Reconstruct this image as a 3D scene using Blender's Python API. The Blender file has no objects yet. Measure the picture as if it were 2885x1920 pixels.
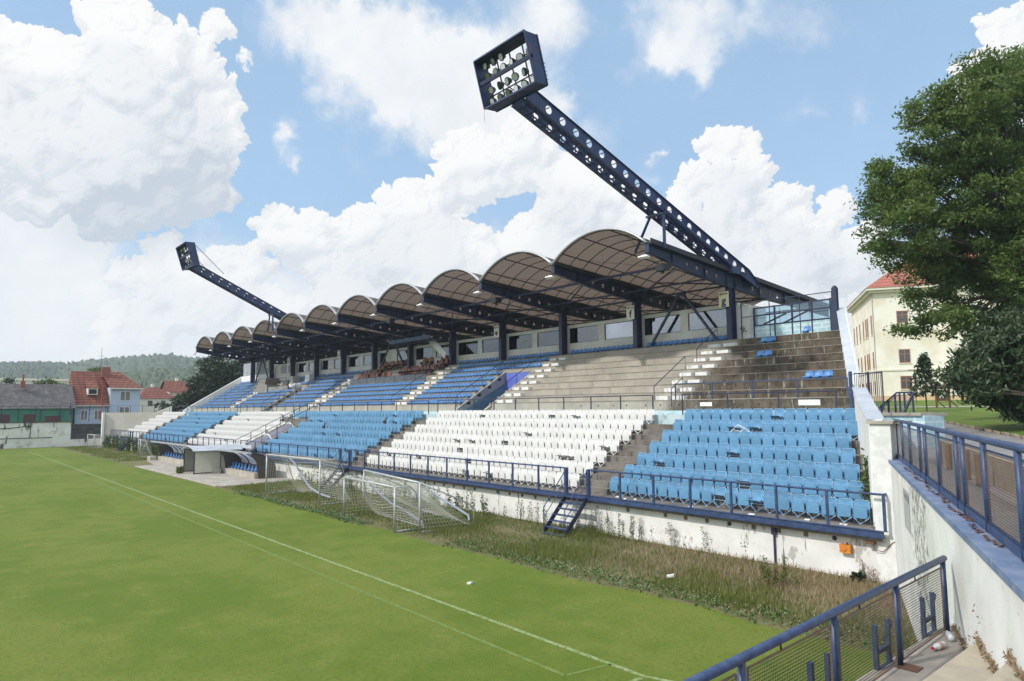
import bpy, math, random
import numpy as np
from mathutils import Vector, Matrix, Quaternion
R = random.Random(7)
NP = np.random.default_rng(11)
SC = bpy.context.scene
COL = SC.collection
PI = math.pi

# ------------------------------------------------------------------ mesh helper
class MB:
    def __init__(s): s.v = []; s.f = []; s.m = []
    def add(s, vs, fs, m=0):
        b = len(s.v); s.v += [tuple(v) for v in vs]
        for f in fs: s.f.append(tuple(b + i for i in f)); s.m.append(m)
        return s
    def box(s, x0, y0, z0, x1, y1, z1, m=0):
        if x0 > x1: x0, x1 = x1, x0
        if y0 > y1: y0, y1 = y1, y0
        if z0 > z1: z0, z1 = z1, z0
        return s.add([(x0,y0,z0),(x1,y0,z0),(x1,y1,z0),(x0,y1,z0),(x0,y0,z1),(x1,y0,z1),(x1,y1,z1),(x0,y1,z1)],
              [(3,2,1,0),(4,5,6,7),(0,1,5,4),(1,2,6,5),(2,3,7,6),(3,0,4,7)], m)
    def obox(s, c, ax, ay, az, m=0):
        c, ax, ay, az = map(Vector, (c, ax, ay, az))
        vs = [c + ax*i + ay*j + az*k for k in (-1,1) for i, j in ((-1,-1),(1,-1),(1,1),(-1,1))]
        return s.add(vs, [(3,2,1,0),(4,5,6,7),(0,1,5,4),(1,2,6,5),(2,3,7,6),(3,0,4,7)], m)
    def bar(s, p, q, w, h, up=(0,0,1), m=0):
        p, q = Vector(p), Vector(q); d = (q-p); L = d.length; d.normalize()
        u = Vector(up); sd = d.cross(u)
        if sd.length < 1e-4: sd = d.cross(Vector((1,0,0)))
        sd.normalize(); u = sd.cross(d)
        return s.obox((p+q)/2, d*(L/2), sd*(w/2), u*(h/2), m)
    def tube(s, pts, r, n=6, m=0, caps=True):
        pts = [Vector(p) for p in pts]; rs = r if isinstance(r, (list, tuple)) else [r]*len(pts)
        rings = []; b = len(s.v); up = Vector((0,0,1))
        for i, p in enumerate(pts):
            d = (pts[min(i+1, len(pts)-1)] - pts[max(i-1, 0)]).normalized()
            a = d.cross(up)
            if a.length < .05: a = d.cross(Vector((1,0,0)))
            a.normalize(); c = a.cross(d)
            for k in range(n):
                t = 2*PI*(k+.5)/n
                s.v.append(tuple(p + (a*math.cos(t) + c*math.sin(t))*rs[i]))
        for i in range(len(pts)-1):
            for k in range(n):
                s.f.append((b+i*n+k, b+i*n+(k+1)%n, b+(i+1)*n+(k+1)%n, b+(i+1)*n+k)); s.m.append(m)
        if caps:
            s.f.append(tuple(b+k for k in range(n))[::-1]); s.m.append(m)
            e = b+(len(pts)-1)*n; s.f.append(tuple(e+k for k in range(n))); s.m.append(m)
        return s
    def prism(s, poly, z0, z1, m=0):          # polygon in xy extruded in z
        n = len(poly); vs = [(x,y,z0) for x,y in poly] + [(x,y,z1) for x,y in poly]
        fs = [tuple(range(n))[::-1], tuple(range(n,2*n))] + [(i,(i+1)%n,n+(i+1)%n,n+i) for i in range(n)]
        return s.add(vs, fs, m)
    def xprism(s, poly, x0, x1, m=0):         # polygon in yz extruded in x
        n = len(poly); vs = [(x0,y,z) for y,z in poly] + [(x1,y,z) for y,z in poly]
        fs = [tuple(range(n))[::-1], tuple(range(n,2*n))] + [(i,(i+1)%n,n+(i+1)%n,n+i) for i in range(n)]
        return s.add(vs, fs, m)
    def holed(s, O, U, V, N, seg, holes, r, m=0, ns=16):
        """web plate: seg(u)->(lo,hi); holes at u positions; O+U*u+V*v, thickness vector N"""
        O, U, V, N = map(Vector, (O, U, V, N))
        us = sorted(set([seg[0][0], seg[-1][0]] + [h-.48 for h in holes] + [h+.48 for h in holes] + [q[0] for q in seg]))
        def lh(u):
            for a, b in zip(seg, seg[1:]):
                if a[0] <= u <= b[0] + 1e-6:
                    t = (u-a[0])/(b[0]-a[0]); return a[1]+(b[1]-a[1])*t, a[2]+(b[2]-a[2])*t
            return seg[-1][1], seg[-1][2]
        P = lambda u, v, k: O + U*u + V*v + N*k
        for a, b in zip(us, us[1:]):
            if b-a < 1e-5: continue
            h = [x for x in holes if a <= x <= b]
            la, ha = lh(a); lb, hb = lh(b)
            if not h or b-a > 1.0:
                vs = [P(a,la,k) for k in (-.5,.5)] + [P(b,lb,k) for k in (-.5,.5)] + [P(b,hb,k) for k in (-.5,.5)] + [P(a,ha,k) for k in (-.5,.5)]
                s.add(vs, [(0,2,4,6),(7,5,3,1),(0,1,3,2),(4,5,7,6)], m); continue
            uc = h[0]; l, hh = lh(uc); vc = (l+hh)/2
            inn, out = [], []
            for k in range(ns):
                t = 2*PI*(k+.5)/ns; c, sn = math.cos(t), math.sin(t)
                inn.append((uc+r*c, vc+r*sn))
                su = ((b-uc) if c > 0 else (a-uc)); tu = su/c if abs(c) > 1e-6 else 1e9
                uu = uc+tu*c; L, Hh = lh(min(max(uu,a),b)); vv = vc+tu*sn
                if vv > Hh or vv < L:
                    lim = lambda q: (lh(min(max(q,a),b))[1] if sn > 0 else lh(min(max(q,a),b))[0])
                    q = uc
                    for _ in range(8): tv = (lim(q)-vc)/sn; q = uc+tv*c
                    uu, vv = q, vc+tv*sn
                out.append((uu, vv))
            # snap outer ring corners
            for cu, cv in ((a,la),(b,lb),(b,hb),(a,ha)):
                j = min(range(ns), key=lambda i: (out[i][0]-cu)**2+(out[i][1]-cv)**2); out[j] = (cu, cv)
            vs = [P(*q,-.5) for q in inn] + [P(*q,.5) for q in inn] + [P(*q,-.5) for q in out] + [P(*q,.5) for q in out]
            fs = []
            for k in range(ns):
                j = (k+1) % ns
                fs += [(k,j,2*ns+j,2*ns+k), (ns+j,ns+k,3*ns+k,3*ns+j), (j,k,ns+k,ns+j)]
            s.add(vs, fs, m)
        return s
    def build(s, name, mats, parent=None, smooth=False, **kw):
        me = bpy.data.meshes.new(name); me.from_pydata(s.v, [], s.f)
        mats = mats if isinstance(mats, (list, tuple)) else [mats]
        for x in mats: me.materials.append(M[x] if isinstance(x, str) else x)
        if len(mats) > 1: me.polygons.foreach_set('material_index', s.m)
        if smooth: me.polygons.foreach_set('use_smooth', [True]*len(s.f))
        me.update(); o = bpy.data.objects.new(name, me); COL.objects.link(o)
        if parent is not None: o.parent = parent
        tag(o, **kw)
        return o
def tag(o, label=None, cat=None, group=None, kind=None):
    if label: o['label'] = label
    if cat: o['category'] = cat
    if group: o['group'] = group
    if kind: o['kind'] = kind
    return o
def thing(name, label, cat, loc=(0,0,0), rz=0, group=None):
    o = bpy.data.objects.new(name, None); COL.objects.link(o); o.location = loc; o.rotation_euler = (0,0,rz)
    o.empty_display_size = .2
    return tag(o, label, cat, group)
def npmesh(name, V, F, mats, parent=None, mi=None, attr=None, **kw):
    """V (n,3), F (m,k) arrays"""
    me = bpy.data.meshes.new(name); k = F.shape[1]
    me.vertices.add(len(V)); me.vertices.foreach_set('co', V.astype(np.float32).ravel())
    me.loops.add(F.size); me.loops.foreach_set('vertex_index', F.astype(np.int32).ravel())
    me.polygons.add(len(F)); me.polygons.foreach_set('loop_start', np.arange(0, F.size, k, dtype=np.int32))
    for x in (mats if isinstance(mats, (list,tuple)) else [mats]): me.materials.append(M[x])
    if mi is not None: me.polygons.foreach_set('material_index', mi.astype(np.int32))
    me.update(calc_edges=True)
    if attr is not None:
        a = me.attributes.new('tint', 'FLOAT', 'POINT'); a.data.foreach_set('value', attr.astype(np.float32))
    o = bpy.data.objects.new(name, me); COL.objects.link(o)
    if parent is not None: o.parent = parent
    tag(o, **kw); return o
def copy_tree(o, parent=None):
    c = o.copy(); COL.objects.link(c); c.parent = parent
    for ch in KIDS.get(o.name, []): copy_tree(ch, c)
    return c
KIDS = {}
def kids(o): KIDS[o.name] = [c for c in bpy.data.objects if c.parent == o]; [kids(c) for c in KIDS[o.name]]

ONES = 'first second third fourth fifth sixth seventh eighth ninth tenth eleventh twelfth thirteenth fourteenth fifteenth sixteenth seventeenth eighteenth nineteenth'.split()
TENS = {2:'twenty',3:'thirty',4:'forty',5:'fifty',6:'sixty'}; TTH = {2:'twentieth',3:'thirtieth',4:'fortieth',5:'fiftieth',6:'sixtieth'}
def nth(n):
    if n < 20: return ONES[n-1]
    return TTH[n//10] if n % 10 == 0 else TENS[n//10] + '-' + ONES[n % 10 - 1]

# ------------------------------------------------------------------ materials
M = {}
class NT:
    def __init__(s, nt): s.nt = nt; s.n = nt.nodes; s.l = nt.links
    def node(s, t, **kw):
        n = s.n.new(t)
        for k, v in kw.items(): setattr(n, k, v)
        return n
    def link(s, a, b): s.l.new(a, b)
    def inp(s, n, **kw):
        for k, v in kw.items():
            i = n.inputs[k.replace('_', ' ')] if not k.startswith('i') or not k[1:].isdigit() else n.inputs[int(k[1:])]
            if hasattr(v, 'is_output'): s.link(v, i)
            else: i.default_value = v
        return n
    def math(s, op, a, b=None, clamp=False):
        n = s.node('ShaderNodeMath', operation=op, use_clamp=clamp)
        for i, x in enumerate((a, b)):
            if x is None: continue
            if hasattr(x, 'is_output'): s.link(x, n.inputs[i])
            else: n.inputs[i].default_value = x
        return n.outputs[0]
    def mix(s, f, a, b, blend='MIX'):
        n = s.node('ShaderNodeMix', data_type='RGBA', blend_type=blend, clamp_factor=True)
        for i, x in ((0, f), (6, a), (7, b)):
            if hasattr(x, 'is_output'): s.link(x, n.inputs[i])
            else: n.inputs[i].default_value = (*x, 1) if isinstance(x, tuple) and len(x) == 3 else x
        return n.outputs[2]
    def noise(s, vec, scale, detail=4, rough=.6, out=0):
        n = s.node('ShaderNodeTexNoise'); s.link(vec, n.inputs['Vector'])
        n.inputs['Scale'].default_value = scale; n.inputs['Detail'].default_value = detail; n.inputs['Roughness'].default_value = rough
        return n.outputs[out]
    def step(s, v, a, b):
        n = s.node('ShaderNodeMapRange', interpolation_type='SMOOTHSTEP'); s.link(v, n.inputs[0])
        n.inputs[1].default_value = a; n.inputs[2].default_value = b; return n.outputs[0]
    def scaled(s, vec, x, y, z):
        n = s.node('ShaderNodeVectorMath', operation='MULTIPLY'); s.link(vec, n.inputs[0]); n.inputs[1].default_value = (x,y,z); return n.outputs[0]
def mat(name, base, rough=.6, metal=0, var=None, layers=(), bump=None, space='world', rand=0, trans=None, spec=.5, coat=0):
    """var=(colour2, scale); layers=[(colour, (sx,sy,sz), lo, hi, amount)]; bump=(scale, strength)"""
    m = bpy.data.materials.new(name); m.use_nodes = True; t = NT(m.node_tree)
    bs = t.n['Principled BSDF']; out = t.n['Material Output']
    vec = t.node('ShaderNodeNewGeometry').outputs['Position'] if space == 'world' else t.node('ShaderNodeTexCoord').outputs['Object']
    c = (*base, 1)
    if var: c = t.mix(t.step(t.noise(vec, var[1], 5), .35, .65), base, var[0])
    for col, sc, lo, hi, am in layers:
        v = t.scaled(vec, *sc); f = t.math('MULTIPLY', t.step(t.noise(v, 1, 5, .65), lo, hi), am); c = t.mix(f, c, col)
    if rand:
        rn = t.node('ShaderNodeObjectInfo').outputs['Random']; 
        k = t.math('ADD', t.math('MULTIPLY', rn, 2*rand), 1-rand)
        n = t.node('ShaderNodeVectorMath', operation='SCALE'); 
        if hasattr(c, 'is_output'): t.link(c, n.inputs[0])
        else: n.inputs[0].default_value = c[:3]
        t.link(k, n.inputs['Scale']); c = n.outputs[0]
    if hasattr(c, 'is_output'): t.link(c, bs.inputs['Base Color'])
    else: bs.inputs['Base Color'].default_value = c
    bs.inputs['Roughness'].default_value = rough; bs.inputs['Metallic'].default_value = metal
    bs.inputs['Specular IOR Level'].default_value = spec
    if bump:
        b = t.node('ShaderNodeBump'); b.inputs['Strength'].default_value = bump[1]; b.inputs['Distance'].default_value = .02
        t.link(t.noise(vec, bump[0], 4), b.inputs['Height']); t.link(b.outputs[0], bs.inputs['Normal'])
    if trans:
        tr = t.node('ShaderNodeBsdfTranslucent'); mx = t.node('ShaderNodeMixShader'); mx.inputs[0].default_value = trans[1]
        tr.inputs[0].default_value = (*trans[0], 1); t.link(bs.outputs[0], mx.inputs[1]); t.link(tr.outputs[0], mx.inputs[2]); t.link(mx.outputs[0], out.inputs[0])
    M[name] = m; return m
def glass(name, tint, clear, rough=.03):
    m = bpy.data.materials.new(name); m.use_nodes = True; t = NT(m.node_tree); t.n.remove(t.n['Principled BSDF'])
    tr = t.node('ShaderNodeBsdfTransparent'); tr.inputs[0].default_value = (*tint,1)
    gl = t.node('ShaderNodeBsdfGlossy'); gl.inputs['Roughness'].default_value = rough; gl.inputs[0].default_value = (.9,.95,1,1)
    fr = t.node('ShaderNodeFresnel'); fr.inputs[0].default_value = 1.5
    mx = t.node('ShaderNodeMixShader'); t.link(t.math('ADD', fr.outputs[0], 1-clear, True), mx.inputs[0])
    t.link(tr.outputs[0], mx.inputs[1]); t.link(gl.outputs[0], mx.inputs[2]); t.link(mx.outputs[0], t.n['Material Output'].inputs[0])
    M[name] = m
RUST = (.16,.055,.025)
mat('navy', (.016,.024,.062), .45, var=((.026,.036,.08), 1.5), layers=[(RUST,(2.2,2.2,1.2),.66,.74,.7)], bump=(30,.08))
mat('navy_rail', (.024,.048,.125), .45, var=((.048,.08,.17), 6), layers=[(RUST,(5,5,5),.66,.72,.8),((.25,.28,.33),(9,9,9),.68,.74,.5)], bump=(60,.1))
mat('navy_mast', (.014,.03,.10), .4, var=((.03,.055,.15), 1.2), layers=[(RUST,(1.4,1.4,.8),.62,.70,.85)], bump=(20,.08))
mat('rail_dark', (.018,.026,.065), .5, var=((.035,.045,.09), 5))
mat('white_wall', (.82,.81,.79), .85, var=((.70,.69,.65), .8), layers=[((.60,.55,.42),(.5,.5,.9),.58,.72,.5),((.12,.11,.10),(3.4,3.4,.5),.615,.69,.85),((.40,.385,.35),(1.1,1.1,.7),.60,.64,.8),((.20,.19,.17),(9,9,9),.66,.70,.8)], bump=(12,.12))
mat('ramp_wall', (.82,.815,.79), .85, var=((.66,.655,.62), .7), layers=[((.62,.55,.36),(1.2,1.2,.18),.55,.7,.6),((.09,.085,.075),(4.5,4.5,1.5),.64,.68,.0)], bump=(8,.15))
mat('end_white', (.80,.80,.78), .8, var=((.72,.72,.70), 1.), layers=[((.30,.28,.22),(3,3,.5),.66,.76,.6)], bump=(10,.1))
mat('coping', (.60,.62,.65), .45, metal=.25, var=((.50,.53,.58), 1.2), layers=[((.35,.36,.38),(2,2,2),.62,.75,.5)])
mat('blue_coping', (.13,.185,.31), .7, var=((.20,.25,.36), 2.2), layers=[((.35,.37,.40),(8,8,8),.60,.68,.7),((.08,.10,.14),(3,3,3),.6,.7,.6)], bump=(14,.3))
mat('conc_low', (.135,.118,.10), .9, var=((.21,.19,.165), 1.3), layers=[((.06,.052,.045),(3,3,.8),.52,.68,.8),((.36,.33,.29),(6,6,6),.64,.70,.6)], bump=(18,.35))
mat('conc_prom', (.46,.43,.37), .9, var=((.36,.33,.27), .9), layers=[((.13,.11,.085),(2.2,2.2,.35),.57,.72,.8),((.66,.64,.58),(3,3,.4),.64,.72,.6)], bump=(14,.3))
mat('conc_step', (.45,.39,.29), .9, var=((.36,.32,.25), 1.5), layers=[((.12,.105,.085),(2.5,2.5,2.5),.58,.74,.75),((.06,.06,.05),(14,14,14),.66,.72,.7)], bump=(22,.35))
mat('paving', (.42,.38,.32), .9, var=((.30,.27,.24), .8), layers=[((.12,.11,.10),(.7,1.6,1),.6,.72,.7)], bump=(9,.2))
mat('white_paint', (.80,.80,.78), .7, var=((.66,.66,.63), 3))
mat('box_wall', (.68,.665,.63), .75, var=((.58,.57,.53), .9), layers=[((.32,.31,.28),(3,3,.5),.66,.76,.5)])
mat('inner_wall', (.50,.49,.47), .8, var=((.42,.41,.39), .8))
mat('inner_dark', (.20,.19,.18), .8)
mat('seat_blue', (.13,.31,.50), .45, space='obj', rand=.12, layers=[((.42,.55,.66),(6,6,6),.60,.72,.35)])
mat('frame_blue', (.26,.45,.64), .4, rand=.06, space='obj')
mat('seat_white', (.76,.755,.73), .45, space='obj', rand=.06, layers=[((.50,.44,.32),(5,5,5),.64,.74,.4)])
mat('frame_white', (.78,.78,.76), .4, space='obj', rand=.04)
mat('shell_blue', (.06,.19,.42), .38, space='obj', rand=.14)
mat('nosing', (.30,.275,.225), .9, var=((.20,.18,.145), 1.5))
mat('hinge', (.02,.02,.022), .5)
mat('leather', (.15,.045,.02), .45, space='obj', rand=.4)
mat('leather_tan', (.34,.19,.11), .5, space='obj', rand=.3)
mat('black', (.012,.012,.014), .5)
mat('asphalt', (.20,.19,.19), .9, var=((.26,.25,.24), .6), bump=(25,.3))
mat('kerb', (.34,.28,.21), .9, var=((.22,.18,.13), 2), bump=(14,.4))
mat('tile_blue', (.42,.58,.62), .4, var=((.52,.62,.64), 1.1), layers=[((.25,.27,.26),(2,2,2),.55,.7,.7)])
mat('vom_blue', (.10,.14,.56), .7, var=((.14,.19,.6), 1))
mat('vom_teal', (.10,.21,.28), .7, var=((.13,.26,.33), 1))
mat('vom_grey', (.40,.41,.43), .8, var=((.32,.33,.35), 1.2))
mat('roof_sheet', (.14,.112,.09), .6, var=((.13,.105,.088), .5), layers=[((.09,.075,.065),(.5,.5,.5),.6,.75,.5)], trans=((.27,.21,.165), .36))
mat('roof_edge', (.45,.46,.48), .4, metal=.4)
mat('gutter', (.03,.032,.042), .5)
mat('roof_rib', (.05,.04,.035), .6)
mat('alu', (.62,.63,.64), .4, metal=.6, var=((.5,.51,.52), 3))
mat('goal_grey', (.50,.51,.52), .45, metal=.2, var=((.38,.39,.40), 4))
mat('net', (.62,.60,.50), .8)
mat('net_blue', (.30,.34,.45), .8)
mat('mesh_wire', (.15,.13,.12), .6, metal=.2, var=((.24,.15,.09), 3))
mat('mesh_dark', (.035,.04,.055), .5, var=((.09,.06,.04), 3))
mat('poly_panel', (.66,.65,.58), .35, var=((.58,.57,.50), 1.5), trans=((.8,.8,.72), .6))
mat('tunnel_poly', (.17,.165,.20), .3, var=((.21,.20,.24), 1), spec=.6)
mat('dark_panel', (.055,.048,.042), .35)
mat('line_paint', (.31,.37,.19), .9, var=((.21,.29,.09), 2.2), layers=[((.12,.18,.03),(9,9,9),.46,.60,.85)])
mat('line_faint', (.165,.23,.06), .9, layers=[((.12,.18,.025),(5,5,5),.40,.58,.95)])
mat('orange', (.72,.27,.03), .5, var=((.6,.2,.03), 8))
mat('sign_white', (.78,.77,.70), .5, var=((.70,.68,.58), 3))
mat('sign_cream', (.74,.66,.40), .5, var=((.66,.58,.36), 3))
mat('ink', (.012,.012,.016), .5)
mat('ink_navy', (.015,.04,.13), .5)
mat('lens', (.62,.66,.66), .12, spec=.8)
mat('lens_green', (.10,.13,.07), .15, spec=.8)
mat('lamp_white', (.72,.72,.70), .4)
mat('school_wall', (.90,.86,.75), .85, var=((.78,.70,.54), .3))
mat('school_trim', (.80,.74,.62), .8)
mat('plinth', (.70,.48,.28), .85)
mat('wood_orange', (.42,.16,.035), .5)
mat('pane', (.03,.035,.045), .08, spec=.9)
mat('tile_red', (.46,.13,.07), .75, var=((.34,.09,.05), .6))
mat('house_blue', (.50,.58,.72), .85, var=((.45,.53,.68), .4))
mat('house_white', (.74,.70,.62), .85)
mat('brick', (.22,.08,.05), .85, var=((.30,.12,.08), 6))
mat('shed_green', (.03,.17,.10), .7, var=((.04,.21,.13), .8))
mat('shed_roof', (.075,.068,.070), .95, var=((.13,.118,.118), 1.5), layers=[((.24,.235,.23),(2.5,2.5,5),.58,.66,.8)], bump=(5,.6))
mat('maroon', (.08,.025,.03), .6)
mat('old_wall', (.78,.77,.73), .9, var=((.66,.65,.61), .5), layers=[((.42,.38,.30),(.5,.5,.8),.56,.62,.6),((.06,.055,.05),(.7,.7,.22),.565,.64,.95),((.30,.24,.16),(1.4,1.4,.35),.62,.74,.6)], bump=(6,.3))
mat('dark_conc', (.05,.045,.042), .9, var=((.085,.08,.075), 2), bump=(10,.3))
mat('cream_wall', (.62,.58,.50), .85, var=((.55,.51,.44), .5))
mat('bark', (.055,.042,.032), .9, var=((.09,.07,.055), 5), bump=(12,.6))
mat('wood_brown', (.17,.085,.045), .7, var=((.12,.06,.035), 4))
mat('pvc', (.70,.74,.76), .1, spec=.8)
mat('label_pink', (.6,.35,.33), .4)
mat('red', (.5,.02,.02), .5)
mat('tarp', (.30,.29,.27), .8, var=((.22,.21,.20), 2))
mat('tank', (.62,.66,.68), .3)
glass('window_glass', (.82,.85,.88), .90)
glass('blue_glass', (.70,.83,.87), .90)
glass('screen_glass', (.60,.80,.78), .93)
mat('dug_glass', (.45,.48,.56), .3, trans=((.8,.84,.92), .65))
def leafmat(name, a, b, trans=.3, rough=.5):
    m = bpy.data.materials.new(name); m.use_nodes = True; t = NT(m.node_tree); bs = t.n['Principled BSDF']
    at = t.node('ShaderNodeAttribute', attribute_name='tint').outputs['Fac']
    c = t.mix(at, a, b); t.link(c, bs.inputs['Base Color']); bs.inputs['Roughness'].default_value = rough
    tr = t.node('ShaderNodeBsdfTranslucent'); t.link(c, tr.inputs[0]); mx = t.node('ShaderNodeMixShader'); mx.inputs[0].default_value = trans
    t.link(bs.outputs[0], mx.inputs[1]); t.link(tr.outputs[0], mx.inputs[2]); t.link(mx.outputs[0], t.n['Material Output'].inputs[0]); M[name] = m
leafmat('leaf_tree', (.055,.11,.018), (.18,.26,.055), .45)
leafmat('leaf_yew', (.024,.05,.018), (.075,.115,.04), .2)
leafmat('leaf_dark', (.012,.028,.010), (.045,.075,.022), .15)
leafmat('leaf_bush', (.05,.09,.02), (.15,.19,.05))
leafmat('grass_green', (.065,.105,.02), (.20,.23,.055), .4)
leafmat('grass_straw', (.26,.18,.10), (.52,.40,.27), .4)
leafmat('clover', (.05,.12,.02), (.12,.2,.05))
leafmat('forest', (.060,.085,.048), (.085,.115,.06), .05, .9)
def pitchmat(name, cols, scale=1.):
    m = bpy.data.materials.new(name); m.use_nodes = True; t = NT(m.node_tree); bs = t.n['Principled BSDF']
    p = t.node('ShaderNodeNewGeometry').outputs['Position']
    n1 = t.noise(t.scaled(p,.12*scale,.17*scale,1), 1, 5, .6); n2 = t.noise(p, .9*scale, 5, .65); n3 = t.noise(p, 9*scale, 5, .7); n4 = t.noise(p, 45*scale, 3, .7)
    c = t.mix(t.step(t.math('ADD', t.math('MULTIPLY', n1, .6), t.math('MULTIPLY', n2, .4)), .40, .59), cols[0], cols[1])
    c = t.mix(t.math('MULTIPLY', t.step(n2, .56, .74), .55), c, cols[2])
    c = t.mix(t.math('MULTIPLY', t.step(n3, .47, .66), .62), c, cols[3]); c = t.mix(t.math('MULTIPLY', t.step(n4, .38, .68), .6), c, cols[4])
    t.link(c, bs.inputs['Base Color']); bs.inputs['Roughness'].default_value = .9; bs.inputs['Specular IOR Level'].default_value = .2
    b = t.node('ShaderNodeBump'); b.inputs['Strength'].default_value = .55; b.inputs['Distance'].default_value = .03
    t.link(t.math('ADD', n4, t.math('MULTIPLY', n3, 1.5)), b.inputs['Height']); t.link(b.outputs[0], bs.inputs['Normal']); M[name] = m
pitchmat('pitch', [(.095,.152,.015), (.165,.193,.034), (.225,.215,.06), (.060,.112,.011), (.145,.188,.032)])
pitchmat('lawn', [(.09,.16,.02), (.15,.20,.035), (.17,.18,.05), (.06,.11,.015), (.12,.18,.03)])
pitchmat('rough_soil', [(.13,.14,.05), (.20,.17,.09), (.27,.21,.14), (.08,.10,.025), (.16,.16,.07)])
pitchmat('far_land', [(.07,.10,.03), (.12,.14,.05), (.15,.15,.06), (.05,.08,.02), (.1,.12,.04)], .05)
# tiles with rows: brick-like courses baked into the material
def tilemat(name, a, b, mortar, sx, sz, vert=False):
    m = bpy.data.materials.new(name); m.use_nodes = True; t = NT(m.node_tree); bs = t.n['Principled BSDF']
    uv = t.node('ShaderNodeUVMap').outputs[0] if vert else None
    p = t.node('ShaderNodeNewGeometry').outputs['Position']
    s = t.node('ShaderNodeSeparateXYZ'); t.link(p, s.inputs[0]); cb = t.node('ShaderNodeCombineXYZ')
    t.link(t.math('ADD', s.outputs[0], s.outputs[1]), cb.inputs[0]); t.link(s.outputs[2], cb.inputs[1])
    br = t.node('ShaderNodeTexBrick'); t.link(cb.outputs[0], br.inputs[0]); br.inputs['Scale'].default_value = 1
    br.inputs['Brick Width'].default_value = sx; br.inputs['Row Height'].default_value = sz; br.inputs['Mortar Size'].default_value = .05*sz/.3
    br.inputs['Color1'].default_value = (*a,1); br.inputs['Color2'].default_value = (*b,1); br.inputs['Mortar'].default_value = (*mortar,1)
    c = t.mix(t.math('MULTIPLY', t.step(t.noise(p, 1.2, 4), .5, .7), .5), br.outputs[0], tuple(x*.6 for x in a))
    t.link(c, bs.inputs['Base Color']); bs.inputs['Roughness'].default_value = .8; M[name] = m
tilemat('roof_red', (.27,.085,.05), (.20,.062,.04), (.07,.022,.016), .9, .42)
tilemat('roof_red_far', (.50,.17,.11), (.42,.14,.09), (.28,.08,.06), .5, .6)
tilemat('pool_tile', (.42,.62,.68), (.38,.58,.65), (.60,.72,.74), .5, .25)
# upper terrace concrete: weathered dark at the uncovered end, paler under the roof
def terrace_mat():
    m = bpy.data.materials.new('conc_up'); m.use_nodes = True; t = NT(m.node_tree); bs = t.n['Principled BSDF']
    p = t.node('ShaderNodeNewGeometry').outputs['Position']; s = t.node('ShaderNodeSeparateXYZ'); t.link(p, s.inputs[0])
    wob = t.math('ADD', s.outputs[0], t.math('MULTIPLY', t.math('SUBTRACT', t.noise(p, .8, 4), .5), 5))
    pale = t.mix(t.step(t.noise(p, .7, 5), .35, .65), (.41,.38,.315), (.33,.305,.255))
    pale = t.mix(t.math('MULTIPLY', t.step(t.noise(t.scaled(p,2.2,2.2,.4), 1, 5), .54, .72), .7), pale, (.26,.245,.21))
    dark = t.mix(t.step(t.noise(p, 1.6, 6, .7), .36, .62), (.060,.048,.034), (.135,.11,.078))
    dark = t.mix(t.math('MULTIPLY', t.step(t.noise(t.scaled(p,4.5,4.5,.25), 1, 5, .7), .50, .66), .65), dark, (.045,.038,.03))
    dark = t.mix(t.math('MULTIPLY', t.step(t.noise(t.scaled(p,5,5,.5), 1, 5, .75), .575, .66), .8), dark, (.40,.38,.33))
    c = t.mix(t.step(wob, -23.5, -20.5), pale, dark)
    t.link(c, bs.inputs['Base Color']); bs.inputs['Roughness'].default_value = .92
    b = t.node('ShaderNodeBump'); b.inputs['Strength'].default_value = .4; b.inputs['Distance'].default_value = .02
    t.link(t.noise(p, 16, 5), b.inputs['Height']); t.link(b.outputs[0], bs.inputs['Normal']); M['conc_up'] = m
terrace_mat()
# ramp wall: peeling paint patches where the photo shows them
def peel():
    t = NT(M['ramp_wall'].node_tree); bs = t.n['Principled BSDF']; old = bs.inputs['Base Color'].links[0].from_socket
    p = t.node('ShaderNodeNewGeometry').outputs['Position']; s = t.node('ShaderNodeSeparateXYZ'); t.link(p, s.inputs[0])
    win = t.math('MULTIPLY', t.step(s.outputs[1], 13.2, 14.6), t.step(t.math('MULTIPLY', s.outputs[1], -1), -17.6, -15.6))
    f = t.math('MULTIPLY', t.step(t.math('ADD', t.noise(t.scaled(p,9,9,5.0), 1, 6, .75), t.math('MULTIPLY', win, .14)), .655, .675), 1)
    f2 = t.math('MULTIPLY', t.step(t.noise(t.scaled(p,5,5,1.6), 1, 6, .7), .70, .74), .8)
    t.link(t.mix(t.math('MAXIMUM', f, f2), old, (.085,.08,.07)), bs.inputs['Base Color'])
peel()

# ------------------------------------------------------------------ camera, sun, sky
cam = bpy.data.cameras.new('camera'); co = bpy.data.objects.new('camera', cam); COL.objects.link(co); SC.camera = co
F0 = 1923.; pitch, roll, th = map(math.radians, (5.70051267, -0.43971978, 40.78815998))
fw = Vector((-math.cos(th), math.sin(th), 0)); rt = Vector((math.sin(th), math.cos(th), 0)); up = Vector((0,0,1))
Fv = fw*math.cos(pitch) + up*math.sin(pitch); U0 = -fw*math.sin(pitch) + up*math.cos(pitch)
Rv = rt*math.cos(roll) + U0*math.sin(roll); Uv = U0*math.cos(roll) - rt*math.sin(roll)
EYE = Vector((0,0,5.15))
mw = Matrix.Identity(4)
for i in range(3): mw[i][0], mw[i][1], mw[i][2], mw[i][3] = Rv[i], Uv[i], -Fv[i], EYE[i]
co.matrix_world = mw
cam.sensor_width = 36; cam.lens = F0/2885*36; cam.clip_start = .1; cam.clip_end = 20000
TOSUN = Vector((-.34,-1.08,1.0)).normalized()
sl = bpy.data.lights.new('sun', 'SUN'); sl.energy = 3.1; sl.angle = math.radians(1.6); sl.color = (1,.955,.88)
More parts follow.
